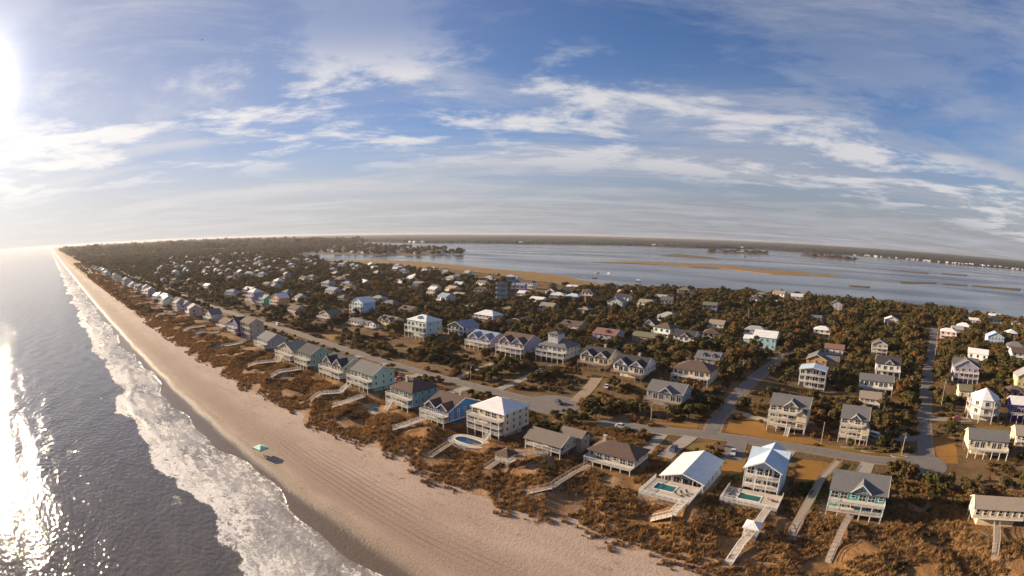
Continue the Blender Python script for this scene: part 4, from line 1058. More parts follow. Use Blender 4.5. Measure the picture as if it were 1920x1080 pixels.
walkover('weathered boardwalk and stairs leading from the teal house to the beach', [(6.5, 121.5), (5.1, 114.2), (3.6, 103)], 1.6)
walkover('long dark public boardwalk running from the road between two houses to the beach', [(-.1, 161), (-4.3, 144), (-6.9, 111)], 2.2, 1.0, gap=.9)
walkover('white railed boardwalk from the tall blue-white house past its gazebo', [(-15.2, 119.2), (-15.9, 108), (-17.9, 95)], 1.7, 1.2, RAILW)
gazebo('small white gazebo on the boardwalk below the tall blue-white house', -16.3, 106.5, 3.4, 'whitemetal', 1.25)
walkover('white zigzag stairs below the pool deck of the pale metal-roofed house', [(-35.1, 110.8), (-35.9, 105.5), (-41, 104.6)], 1.8, 1.2, RAILW)
walkover('bent boardwalk from the brown hip-roofed house to the sand', [(-68.1, 121), (-69, 114.2), (-68, 102.3), (-73, 98.3)], 1.6)
walkover('short boardwalk joining the columned porch house to its gazebo', [(-80.5, 118.4), (-85.1, 113.5), (-87.2, 110.8)], 2.0, 1.4, RAILT, False)
gazebo('brown-roofed gazebo with pale finial on the dune below the columned porch house', -88.6, 109.2, 4.4, 'brown', 1.3)
walkover('steep steps from the brown-roofed gazebo down the dune', [(-89.6, 106.6), (-88.4, 100.2)], 1.8, 1.3)
walkover('low broken boardwalk below the oval pool', [(-110, 109), (-109.3, 105), (-108.6, 98)], 1.5)
walkover('pale boardwalk with benches in front of the bright blue house', [(-130.7, 116), (-129.6, 108.4), (-133, 103.5)], 1.9, 1.1, RAILW)
walkover('crooked pale boardwalk below the sea-green gabled house', [(-184.9, 121), (-176.5, 111.7), (-180.4, 105), (-178.5, 98)], 1.7, 1.0, RAILW)
walkover('short pale boardwalk left of the small turquoise pool', [(-166.5, 116), (-164, 106), (-167, 101)], 1.6, 1.0, RAILW)
walkover('pale boardwalk across the dune left of the purple house', [(-352, 122), (-355, 104)], 2, 1, RAILW)
walkover('boardwalk on the dune below the grey-walled house', [(-302.6, 122), (-305.4, 106)], 2, 1, RAILW)
walkover('far pale boardwalk crossing the dune towards the pink house', [(-378, 120), (-373, 100)], 2, 1, RAILW)
walkover('boardwalk below the tan house with crossing stairs', [(-246, 119), (-250, 101)], 1.8, 1, RAILW)
walkover('boardwalk below the dull green gable-ended house', [(-224, 119), (-221, 101)], 1.8, 1, RAILW)
for i, (x, y) in enumerate(((-460, 0), (-505, 3), (-560, -2), (-640, 0))): walkover(['first', 'second', 'third', 'fourth'][i] + ' of the distant pale boardwalks crossing the dune up the beach', [(x, 118), (x - 3, 98 + y)], 2.2, 1, RAILW)

def utility_pole(x, y, h, label, arm=True, lamp=False):
    r = empty('utility_pole', (x, y, terrain(x, y)), R(15)); tag(r, label, 'pole', 'utility poles')
    MB().cyl((0, 0), .17, .11, -.5, h, 8).build('pole', timber('pole', (.40, .31, .23)), r)
    if arm:
        MB().box(-1.2, 1.2, -.16, -.06, h - .75, h - .6).build('crossarm', POSTW, r)
        for k in (-1.1, -.55, .55, 1.1): MB().cyl((k, -.11), .07, .05, h - .6, h - .38, 6).build('insulator', TRIM, r)
        MB().cyl((.38, 0), .2, .2, h - 2.1, h - 1.2, 8).build('transformer', paint('grey_metal', (.4, .4, .41)), r)
    if lamp:
        MB().bar((0, 0, h - .3), (1.5, 0, h - .05), .08).box(1.3, 2.0, -.14, .14, h - .12, h + .05).build('lamp_arm', paint('grey_metal', (.4, .4, .41)), r)
for x, y, h, lab, arm, lamp in ((-93, 412.4, 13, 'tall pole rising from the trees near the small sunlit white house', 1, 0), (-53.1, 233, 8.5, 'pole standing in dark trees left of the side road', 1, 0), (-43.6, 277, 8.5, 'pole at the corner of the side road below the turquoise house', 1, 1),
    (-8, 176, 8, 'pale pole on the lawn between the two big cream houses', 0, 0), (57, 356.7, 22, 'very tall pole beside the road at the right', 1, 0), (-22.8, 420, 9, 'pole in the trees above the orange-gabled house', 1, 0), (22.4, 175.5, 8, 'pole by the kerb islands near the right road', 1, 0), (-70.2, 168, 7.5, 'lamp pole by the cut-off road behind the brown hip-roofed house', 0, 1),
    (31, 262, 8, 'short pole left of the right road', 1, 0), (45, 236, 14, 'tall pole right of the right road near the octagonal house', 1, 0), (-78, 226, 8, 'pole behind the wide cream hip-roofed house', 1, 0), (-160, 171, 8, 'pole on the verge by the round end of the beach road', 1, 1), (-262, 172, 8, 'pole along the beach road near the orange lawn', 1, 0), (84, 190, 8, 'pole beside the cream house at the right edge', 1, 0)):
    utility_pole(x, y, h, lab, arm, lamp)
# tall sign mast by the marsh
r = empty('sign_mast', (-236.5, 399, terrain(-236.5, 399)), R(38)); tag(r, 'thin mast with a yellowish box head above the trees near the sound', 'mast')
MB().cyl((0, 0), .22, .16, -.5, 16, 8).build('mast', TRIM, r); MB().box(-2.6, 2.6, -.4, .4, 15.2, 17.2).build('sign_box', paint('sign_cream', (.75, .64, .38)), r); MB().box(-2.7, 2.7, -.5, .5, 17.2, 17.4).build('cap', TRIM, r)
# lookout tower
r = empty('lookout_tower', (-322, 388, terrain(-322, 388)), R(30)); tag(r, 'grey-blue stepped lookout tower standing over the trees by the marsh', 'tower')
KEEP_BOXES.append((-330, -304, 378, 398))
TM = siding('towergrey', (.30, .36, .40))
MB().box(-4.5, 4.5, -4, 4, -1, 18).build('shaft', TM, r)
for z in (5, 9.5, 14, 18): MB().box(-5.4, 5.4, -4.9, 4.9, z - .2, z).build('balcony', PALEDECK, r); q = MB(); railing(q, [(-5.3, 4.8), (-5.3, -4.8), (5.3, -4.8), (5.3, 4.8), (-5.3, 4.8)], z, 1.0, .9, .09); q.build('railing', RAILW, r)
m = MB(); hip(m, -4.5, 4.5, -4, 4, 18.6, 1.8); m.build('roof', roof_mat('dark'), r)
for sx in (5.5, 12.5):
    for sy in (-3.2, 3.2): add_post(r, sx, sy, -1, 21, POSTW, .5)
b = MB()
for z in (2, 8, 14): b.bar((5.5, -3.2, z), (12.5, -3.2, z + 6), .25).bar((12.5, -3.2, z), (5.5, -3.2, z + 6), .25)
b.build('brace', POSTW, r)
MB().box(5, 13, -4, 4, 20.8, 25.5).build('cabin', TM, r); m = MB(); hip(m, 5, 13, -4, 4, 25.5, 1.6, .8); m.build('cabin_roof', roof_mat('whitemetal'), r)
for z in (2, 6.5, 11, 15.2):
    for k in (-2.6, 0, 2.6): add_window(r, k, -4.002, z, 1.5, 1.6)
for k in (-2.2, 0, 2.2): add_window(r, 9 + k, -4.002, 22.2, 1.6, 1.8)

# vehicles
def car(x, y, rz, c, label, van=False):
    r = empty('parked_car', (x, y, terrain(x, y) + .1), rz); tag(r, label, 'car', 'parked cars')
    pm = MATS.get('car_' + str(c)) or NT('car_paint_' + '_'.join(str(round(v, 2)) for v in c)).done(c, .25, None, .6); MATS['car_' + str(c)] = pm
    if van: body = [(-2.4, .35), (-2.4, 1.0), (-2.1, 1.1), (-1.55, 1.95), (2.2, 2.0), (2.4, 1.2), (2.4, .35)]
    else: body = [(-2.3, .32), (-2.3, .72), (-2.15, .86), (-1.05, .98), (-.95, 1.0), (1.75, 1.04), (2.2, .98), (2.3, .8), (2.3, .32)]
    m = MB(); n = len(body); wdt = .9
    m.add([(-wdt, a, z) for a, z in body] + [(wdt, a, z) for a, z in body], [tuple(range(n)), tuple(range(2 * n - 1, n - 1, -1))] + [(i, n + i, n + (i + 1) % n, (i + 1) % n) for i in range(n)]); bo = m.build('body', pm, r)
    if not van:
        m = MB(); m.add([(-.82, -1.05, .97), (.82, -1.05, .97), (.82, 1.75, 1.02), (-.82, 1.75, 1.02), (-.66, -.35, 1.5), (.66, -.35, 1.5), (.66, 1.1, 1.52), (-.66, 1.1, 1.52)], [(3, 2, 1, 0), (4, 5, 6, 7), (0, 1, 5, 4), (1, 2, 6, 5), (2, 3, 7, 6), (3, 0, 4, 7)]); m.build('cabin_glass', glass_pane(), r)
        MB().box(-.68, .68, -.38, 1.13, 1.49, 1.56).build('roof', pm, r)
    else:
        MB().box(-.915, .915, -1.0, 1.9, 1.28, 1.75).build('side_glass', glass_pane(), r)
        MB().add([(-.8, -2.12, 1.12), (.8, -2.12, 1.12), (.8, -1.6, 1.9), (-.8, -1.6, 1.9)], [(0, 1, 2, 3)]).build('windscreen', glass_pane(), r)
    for sx in (-.82, .82):
        for sy in (-1.45, 1.4):
            wv = MB(); k = 12; wv.add([(sx - .1, sy + .34 * math.cos(2*math.pi*i/k), .34 + .34 * math.sin(2*math.pi*i/k)) for i in range(k)] + [(sx + .1, sy + .34 * math.cos(2*math.pi*i/k), .34 + .34 * math.sin(2*math.pi*i/k)) for i in range(k)], [(i, (i+1) % k, k + (i+1) % k, k + i) for i in range(k)] + [tuple(range(k)), tuple(range(2*k-1, k-1, -1))])
            wv.build('wheel', paint('tyre', (.02, .02, .02), .8), r)
        MB().box(sx - .22, sx + .22, -2.43 if van else -2.33, -2.28, .62, .76).build('headlight', TRIM, bo)
for x, y, a, c, lab, van in ((-357, 172, 80, (.7, .68, .65), 'white van on the beach road far left', True), (-77, 158, 95, (.62, .6, .58), 'pale car parked at the cut-off end of the road behind the brown hip-roofed house', False), (-51, 322, 100, (.7, .7, .7), 'white van beside the turquoise house', True),
    (-26, 185.5, 10, (.6, .58, .55), 'pale car under the big cream house with the bay', False), (4, 186, 5, (.55, .5, .5), 'light car under the tall cream house by the road', False), (21, 181, 70, (.5, .45, .4), 'tan car behind the kerb islands near the right road', False), (-184, 148, 0, (.45, .1, .08), 'dark red car on the drive behind the sea-green house', False),
    (-212, 150, 0, (.65, .65, .66), 'white car on the drive behind the tan twin-gabled house', False), (-152, 146, 0, (.12, .13, .15), 'dark car on the drive behind the grey-green house', False), (-110, 168, 60, (.05, .05, .06), 'black car on the round end of the beach road', False), (-104, 196, 20, (.72, .7, .68), 'white car on the sandy drive below the white twin-gabled house', False), (-231, 150, 0, (.3, .33, .38), 'grey car on the drive behind the dull green house', False), (68, 200, 85, (.6, .6, .62), 'pale car on the lawn right of the wide one-storey house', False), (-53.5, 149, 4, (.08, .1, .16), 'dark blue car on the drive left of the pale metal-roofed house', False), (-35, 155, 8, (.5, .5, .52), 'silver car on the paved drive between the two pool-deck houses', False), (12, 190, 65, (.68, .66, .62), 'white van on the drive right of the tall cream house by the road', True), (52, 224, 95, (.35, .08, .06), 'red car on the sandy drive of the octagonal house', False), (-142.5, 200, 2, (.6, .6, .6), 'light car near the top of the long concrete drive', False), (-170.5, 200, 4, (.1, .1, .11), 'black car below the lilac twin-gabled house', False), (-134, 147, 0, (.66, .65, .63), 'white car on the drive behind the bright blue house', False), (-19, 158, 5, (.3, .28, .25), 'brown car on the drive behind the tall blue-white house', False)):
    car(x, y, R(a), c, lab, van)
# kerbed planting islands by the right road
for i, (x, y, rx, ry) in enumerate(((2.5, 176.2, 3.2, .7), (10.5, 175.3, 3.4, 1.5), (21.5, 174.2, 3.3, 1.3))):
    n = 20; gz = terrain(x, y); A = [(rx * math.cos(2*math.pi*k/n), ry * math.sin(2*math.pi*k/n)) for k in range(n)]; B = [(a * (1 - .3 / rx), b * (1 - .3 / ry)) for a, b in A]
    r = empty('planting_island', (x, y, gz)); tag(r, ['narrow pale-kerbed planting island nearest the pale pole', 'round pale-kerbed planting island with a small tree by the road', 'oval pale-kerbed planting island next to the right road'][i], 'planter')
    MB().add([(a, b, -.2) for a, b in A] + [(a, b, .18) for a, b in A] + [(a, b, .18) for a, b in B] + [(a, b, .05) for a, b in B], [(k + n * q, (k + 1) % n + n * q, (k + 1) % n + n * (q + 1), k + n * (q + 1)) for q in range(3) for k in range(n)]).build('kerb', concrete, r)
    MB().add([(a, b, .08) for a, b in B], [tuple(range(n))]).build('soil', lawn2, r)
# beach canopy with chairs
r = empty('beach_canopy', (-150.5, 61.8, terrain(-150.5, 61.8)), R(12)); tag(r, 'green and white pop-up canopy standing alone on the beach', 'canopy')
CG = paint('canopy_green', (.12, .50, .26)); CWH = paint('canopy_white', (.42, .78, .56))
for i in (-1, 1):
    for j in (-1, 1): place('leg', MB().cyl((0, 0), .05, .05, 0, 2.2, 6).mesh('leg', TRIM), r, (i * 1.9, j * 1.6, 0))
m = MB(); hip(m, -2, 2, -1.7, 1.7, 2.2, .8, .1); m.build('canopy_top', CWH, r)
v = MB(); 
for a, b in (((-2.1, -1.8), (2.1, -1.8)), ((2.1, -1.8), (2.1, 1.8)), ((2.1, 1.8), (-2.1, 1.8)), ((-2.1, 1.8), (-2.1, -1.8))): v.bar((*a, 2.0), (*b, 2.0), .04, .4)
v.build('valance', CG, r)
for i, (dx, dy) in enumerate(((2.6, .4), (3.6, -.3), (4.4, .8))):
    x, y = -150.5 + dx, 61.8 + dy; q = empty('beach_chair', (x, y, terrain(x, y)), R(160 + 25 * i)); tag(q, 'dark low beach chair in the shade of the canopy', 'chair', 'beach chairs by the canopy')
    cm = paint('chair_dark', (.05, .06, .09)); MB().box(-.3, .3, -.3, .3, .25, .31).build('seat', cm, q); MB().bar((0, .28, .28), (0, .6, .95), .6, .05).build('backrest', cm, q)
    for a in (-.27, .27):
        for b in (-.27, .27): place('leg', LEG_MESH, q, (a, b, -.04))
# boats and a boathouse on the sound
for i, (x, y, a, lab) in enumerate(((-478, 848, 20, 'small white boat farthest out on the sound beyond the marsh point'), (-457, 854, -10, 'small boat just right of the farthest one on the sound'), (-425, 745, 35, 'dark small boat moored by the marsh point'))):
    r = empty('boat', (x, y, .0), R(a)); tag(r, lab, 'boat', 'boats on the sound')
    m = MB(); L, B_ = 4.5, 1.4; top = [(-L, 0), (-L * .4, -B_), (L, -B_), (L, B_), (-L * .4, B_)]
    m.add([(a_ * .85, b_ * .7, -.3) for a_, b_ in top] + [(a_, b_, .9) for a_, b_ in top], [tuple(range(4, -1, -1)), tuple(range(5, 10))] + [(k, (k + 1) % 5, 5 + (k + 1) % 5, 5 + k) for k in range(5)]); m.build('hull', paint('boat_white', (.75, .75, .75)) if i < 2 else paint('boat_dark', (.06, .07, .09)), r)
    MB().box(-.6, 1.6, -.8, .8, .9, 2.2).build('cabin', paint('boat_white', (.75, .75, .75)), r)
r = empty('boathouse', (-329, 708, 0), R(20)); tag(r, 'white boathouse on piles standing in the sound', 'boathouse')
MB().box(-4, 4, -3, 3, 2.2, 5).build('wall', siding('white', WALL['white']), r); m = MB(); hip(m, -4, 4, -3, 3, 5, 1.8); m.build('roof', roof_mat('whitemetal'), r)
for a in (-3.6, 0, 3.6):
    for b in (-2.6, 2.6): add_post(r, a, b, -1.5, 2.3, POSTW, .35)
MB().box(-1, 1, -60, -3, 1.9, 2.15).build('pier', DECKW, r)
# bird
r = empty('bird', (-252, 72, 70 + 98), R(20)); tag(r, 'dark bird flying high in the left of the sky', 'bird')
m = MB(); n = 8
for k, (yy, rr) in enumerate(((-.5, .02), (-.3, .1), (0, .13), (.35, .07), (.6, .03))): m.v += [(rr * math.cos(2*math.pi*i/n), yy, rr * math.sin(2*math.pi*i/n)) for i in range(n)]
m.f = [(k*n+i, k*n+(i+1) % n, (k+1)*n+(i+1) % n, (k+1)*n+i) for k in range(4) for i in range(n)]
bm_ = paint('bird_dark', (.03, .03, .03), .9); m.build('body', bm_, r, smooth=True)
for s in (-1, 1): MB().add([(s*.1, -.2, .04), (s*.1, .15, .04), (s*.7, .0, .28), (s*.7, -.25, .28), (s*1.25, .18, .12), (s*1.25, .08, .12), (s*.1, -.05, .09), (s*.7, -.12, .33)], [(0, 1, 2, 3), (3, 2, 4, 5), (0, 6, 7, 3), (6, 1, 2, 7), (7, 2, 4), (7, 4, 5, 3)]).build('wing', bm_, r)

# ---------------------------------------------------------------- the smaller houses far up the island, on the spit and across the sound
rnd = random.Random(11)
FARH = {}
def far_house(x, y, w, d, h, wall, rc, roof, label, group, z=None, cat='house'):
    gz = terrain(x, y) if z is None else z
    r = empty('distant_house', (x, y, gz), rnd.uniform(-.25, .25))
    cw = {'palegrey': 'pale grey', 'lilac': 'lilac', 'mint': 'mint green'}.get(wall, wall); cr = {'whitemetal': 'white', 'palegrey': 'pale grey', 'bluegrey': 'blue-grey'}.get(rc, rc)
    lab = label.format(look=f'{cw} house with {cr} {roof} roof').split()
    if len(lab) > 16: lab = [q for q in lab if q not in ('small', 'close', 'the')]
    tag(r, ' '.join(lab[:16]), cat, group)
    key = (round(w), round(d), round(h), wall, rc, roof)
    if key not in FARH:
        w, d, h = round(w), round(d), round(h); rise = d * .26; hw = h - rise; a = MB().box(-w/2, w/2, 0, d, -1, hw); b = MB()
        if roof == 'hip': hip(b, -w/2, w/2, 0, d, hw, rise)
        else:
            a.add([(-w/2, 0, hw), (-w/2, d, hw), (-w/2, d/2, h - .12), (w/2, 0, hw), (w/2, d, hw), (w/2, d/2, h - .12)], [(0, 1, 2), (5, 4, 3), (0, 3, 4, 1), (1, 4, 5, 2), (2, 5, 3, 0)]); gable_x(b, -w/2, w/2, 0, d, hw, rise)
        c = MB().box(-w/2, w/2, -2.2, -.01, hw * .5 - .25, hw * .5); railing(c, [(-w/2, -.1), (-w/2, -2.1), (w/2, -2.1), (w/2, -.1)], hw * .5, 1.0, 1.6, .14)
        for i in range(4): xx = -w/2 + .2 + (w - .4) * i / 3; c.box(xx - .15, xx + .15, -2.15, -1.85, -1, hw * .5)
        q = MB()
        for i in range(3):
            for zz in (hw * .16, hw * .62): xx = -w/2 + w * (i + .5) / 3; q.box(xx - .8, xx + .8, -.05, .0, zz, zz + 1.6)
        for zz in (hw * .2, hw * .62): q.box(w/2, w/2 + .05, d * .3, d * .45, zz, zz + 1.4)
        FARH[key] = (a.mesh('wall', siding(wall, WALL[wall])), b.mesh('roof', roof_mat(rc)), c.mesh('porch', RAILW), q.mesh('windows', glass_pane()))
    for nm, me in zip(('wall', 'roof', 'porch', 'window_row'), FARH[key]):
        q = place(nm, me, r, (0, 0, 0))
        if nm == 'window_row': q['kind'] = 'stuff'
    if z is None: KEEP_BOXES.append((x - w/2 - 1, x + w/2 + 1, y - 16, y + d + 1))
WC = ['white', 'white', 'beige', 'palegrey', 'lilac', 'cream', 'grey', 'mint', 'pink']; RC = ['palegrey', 'grey', 'tan', 'whitemetal', 'brown', 'bluegrey', 'palegrey']
x = -452.0
while x > -1500:                                     # beach-front row running on to the left
    far_house(x, rnd.uniform(122, 134), rnd.choice((11, 13, 15)), rnd.choice((10, 12)), rnd.choice((8, 10, 11)), rnd.choice(WC), rnd.choice(RC), rnd.choice(('gable', 'hip')), '{look} in the beach-front row ' + ('up the shore' if x > -760 else 'far up the shore'), 'distant beach-front row')
    x -= rnd.uniform(20, 34) * (1 if x > -900 else 1.7)
n = 0
while n < 200:                                       # scattered through the scrub behind
    x = -rnd.uniform(330, 1900) ; y = rnd.uniform(185, 640) + max(0, -x - 900) * .25
    if any(a - 16 < x < b + 16 and c - 10 < y < d + 10 for a, b, c, d in KEEP_BOXES) or y > lerp_tab(SHORE, x) - 120: continue
    far_house(x, y, rnd.choice((11, 13, 16)), rnd.choice((9, 11)), rnd.choice((7, 8, 10)), rnd.choice(WC), rnd.choice(RC), rnd.choice(('gable', 'hip')), 'small {look} ' + ('in scrub close behind the beach road' if y < 290 else 'near the marsh of the sound' if y > 520 else 'in the middle of the scrub') + (' far left' if x < -900 and y >= 290 else ''), 'distant houses in the scrub'); n += 1
n = 0
while n < 46:                                        # half hidden among the trees towards the sound and the right edge
    x, y = rnd.uniform(-330, 330), rnd.uniform(300, 700)
    if n % 3 == 0: x, y = rnd.uniform(70, 330), rnd.uniform(215, 470)
    if any(a - 9 < x < b + 9 and c - 4 < y < d + 6 for a, b, c, d in KEEP_BOXES) or y > lerp_tab(SHORE, x) - 60 or abs(x - 33 - (y - 171) * .09) < 14 or (abs(x + 46) < 14 and y < 345): continue
    far_house(x, y, rnd.choice((11, 13, 15)), rnd.choice((9, 11)), rnd.choice((7, 8, 9)), rnd.choice(WC), rnd.choice(RC + ['brown', 'dark', 'olive']), rnd.choice(('gable', 'hip')), '{look} half hidden in trees ' + ('towards the right edge' if x > 60 else 'near the sound' if y > 520 else 'of the middle right'), 'half hidden houses'); n += 1
for x, y in ((-1246, 1190), (-1300, 1130), (-1390, 1075), (-1430, 1110), (-1500, 1060), (-1600, 1080), (-1700, 1060), (-1800, 1100)):
    far_house(x, y, 18, 11, 9, rnd.choice(('white', 'palegrey', 'beige')), 'palegrey', 'hip', '{look} on the wooded spit in the sound', 'houses on the spit', 1.5)
TOWN = [(-95, 3790), (67, 3760), (283, 3640), (523, 3560), (693, 3500), (1000, 3600), (1347, 3500)]
for i in range(58):
    k = rnd.random() ** .8 * 5.99; j = int(k); f = k - j; a, b = TOWN[j], TOWN[j + 1]
    far_house(a[0] + (b[0] - a[0]) * f, a[1] + (b[1] - a[1]) * f - 25 + rnd.uniform(0, 70), rnd.choice((12, 15, 19)), 11, rnd.choice((8, 10, 12)), rnd.choice(('white', 'white', 'beige', 'palegrey')), rnd.choice(('whitemetal', 'palegrey', 'grey')), 'gable', '{look} in the far shore row ' + ('at its left end' if k < 2 else 'in its middle' if k < 4 else 'at its right end'), 'far shore houses', 1.5)
for x, y in ((-2900, 2460), (-2840, 2450), (-2780, 2475), (-2160, 2790), (-1480, 3420), (-1420, 3420), (-960, 3900)):
    far_house(x, y, 24, 14, 14, 'white', 'whitemetal', 'gable', 'lone white building on the far mainland shore left of the town', 'lone far shore buildings', 1.5)

# ---------------------------------------------------------------- vegetation
def leaf_mat(name, ramp, vary=.5, trans=.25):
    t = NT(name); oi = t.n('ShaderNodeObjectInfo'); cr = t.n('ShaderNodeValToRGB'); e = cr.color_ramp.elements
    for i, (p, c) in enumerate(ramp):
        q = e[i] if i < 2 else e.new(p); q.position = p; q.color = (*c, 1)
    t.l(oi.outputs['Random'], cr.inputs[0])
    a = t.noise(1.1, 4, .7); b = t.noise(5.0, 2, .5)
    col = t.mix(t.math('MULTIPLY', t.rng(a, .4, .75), vary), cr.outputs[0], (.15, .085, .025)); col = t.mix(t.math('MULTIPLY', t.rng(b, .45, .8), .3), col, (.04, .03, .014))
    m = t.done(col, .9, None, .15)
    tr = t.n('ShaderNodeBsdfTranslucent'); t.l(t.mix(1.0, col, (1.3, 1.15, .9), 'MULTIPLY'), tr.inputs[0]); mx = t.n('ShaderNodeMixShader'); mx.inputs[0].default_value = trans
    t.l(t.b.outputs[0], mx.inputs[1]); t.l(tr.outputs[0], mx.inputs[2]); t.l(mx.outputs[0], t.o.inputs['Surface'])
    return m
LEAF = leaf_mat('scrub_leaves', [(0, (.055, .055, .018)), (1, (.17, .078, .028)), (.22, (.085, .078, .024)), (.45, (.12, .095, .032)), (.62, (.10, .075, .028)), (.8, (.165, .11, .042))])
BUSH = leaf_mat('dune_shrub_leaves', [(0, (.10, .078, .03)), (1, (.23, .12, .048)), (.35, (.15, .092, .036)), (.7, (.20, .108, .042))])
GRASS = leaf_mat('dune_grass_blades', [(0, (.19, .115, .045)), (1, (.40, .26, .13)), (.35, (.26, .145, .058)), (.7, (.32, .185, .08))], .6, .2)
BARK = timber('bark', (.10, .075, .055))
def crown_mesh(seed, R_, H_, n, card, base):
    """uneven dome of leaf cards over several lobes, with gaps between them"""
    rn = random.Random(seed); m = MB(); lobes = []
    for i in range(rn.randint(6, 9)):
        a, q = rn.uniform(0, 2 * math.pi), R_ * math.sqrt(rn.uniform(.02, .62))
        rr = R_ * rn.uniform(.34, .56); zz = base + (H_ - base) * rn.uniform(.35, .85) * (1 - .45 * (q / R_) ** 2)
        lobes.append((q * math.cos(a), q * math.sin(a), zz, rr, rr * rn.uniform(.6, .85)))
    for i in range(n):
        lx, ly, lz, lr, lh = lobes[i % len(lobes)]
        u, v = rn.uniform(-.55, 1), rn.uniform(0, 2 * math.pi); s = math.sqrt(1 - u * u); k = rn.uniform(.62, 1.08)
        c = Vector((lx + lr * s * math.cos(v) * k, ly + lr * s * math.sin(v) * k, lz + lh * u * k))
        nrm = Vector((s * math.cos(v), s * math.sin(v), u * 1.2 + .25)) + Vector((rn.gauss(0, .5), rn.gauss(0, .5), rn.gauss(0, .4))); nrm.normalize()
        t1 = nrm.cross(Vector((rn.gauss(0, 1), rn.gauss(0, 1), rn.gauss(0, 1)))).normalized(); t2 = nrm.cross(t1); sz = card * rn.uniform(.55, 1.25)
        m.add([c - t1 * sz, c - t2 * sz * .7, c + t1 * sz, c + t2 * sz * .7], [(0, 1, 2, 3)])
    for lx, ly, lz, lr, lh in lobes:                 # inner twig mass so the crown is not hollow
        for k in range(14):
            u, v = rn.uniform(-.8, 1), rn.uniform(0, 2 * math.pi); s = math.sqrt(1 - u * u)
            c = Vector((lx, ly, lz)); d = Vector((s * math.cos(v) * lr, s * math.sin(v) * lr, u * lh)) * .7; t1 = d.cross(Vector((0, 0, 1))); t1 = (t1.normalized() if t1.length > .01 else Vector((1, 0, 0))) * lr * .4
            m.add([c - t1, c + t1, c + d + t1 * .6, c + d - t1 * .6], [(0, 1, 2, 3)])
    me = bpy.data.meshes.new('crown'); me.from_pydata(m.v, [], m.f); me.materials.append(LEAF); return me
def trunk_mesh(seed, H_):
    rn = random.Random(seed); m = MB()
    def limb(a, b, r0, r1):
        a, b = Vector(a), Vector(b); d = (b - a).normalized(); sx = d.orthogonal().normalized(); sy = d.cross(sx); n = 6
        m.add([a + (sx * math.cos(i) + sy * math.sin(i)) * r0 for i in [2 * math.pi * k / n for k in range(n)]] + [b + (sx * math.cos(i) + sy * math.sin(i)) * r1 for i in [2 * math.pi * k / n for k in range(n)]], [(k, (k + 1) % n, n + (k + 1) % n, n + k) for k in range(n)])
    top = (rn.uniform(-.3, .3), rn.uniform(-.3, .3), H_ * .5); limb((0, 0, -.5), top, .22, .15)
    for i in range(4):
        a = rn.uniform(0, 6.28); limb(top, (top[0] + math.cos(a) * H_ * .25, top[1] + math.sin(a) * H_ * .25, H_ * rn.uniform(.65, .8)), .12, .04)
    return m.mesh('trunk', BARK)
TREES = []
for i, (r_, h_) in enumerate(((2.6, 4.4), (3.1, 4.8), (2.2, 4.9), (3.8, 4.6), (2.8, 3.6), (1.9, 6.2), (4.2, 4.0), (1.6, 5.0))):
    TREES.append((crown_mesh(40 + i, r_, h_, 620, .42, .5), trunk_mesh(60 + i, h_), r_, h_))
def bush_mesh(seed, r_, h_, n, card):
    me = crown_mesh(seed, r_, h_, n, card, .0); me.materials[0] = BUSH; me.name = 'shrub'; return me
def tuft_mesh(seed):
    rn = random.Random(seed); m = MB()
    for i in range(26):
        a, q = rn.uniform(0, 6.28), rn.uniform(0, .55); bx, by = q * math.cos(a), q * math.sin(a); h = rn.uniform(.35, .95); lx, ly = rn.gauss(.12, .25), rn.gauss(.05, .25); w = rn.uniform(.05, .11); b = rn.uniform(0, 3.14); dx, dy = math.cos(b) * w, math.sin(b) * w
        m.add([(bx - dx, by - dy, -.1), (bx + dx, by + dy, -.1), (bx + dx * .7 + lx * .5, by + dy * .7 + ly * .5, h * .6), (bx + lx, by + ly, h), (bx - dx * .7 + lx * .5, by - dy * .7 + ly * .5, h * .6)], [(0, 1, 2, 4), (4, 2, 3)])
    me = bpy.data.meshes.new('grass_tuft'); me.from_pydata(m.v, [], m.f); me.materials.append(GRASS); return me
def src_collection(name, meshes):
    c = bpy.data.collections.new(name)
    for i, me in enumerate(meshes): c.objects.link(bpy.data.objects.new(f'{name}_{i}', me))
    return c
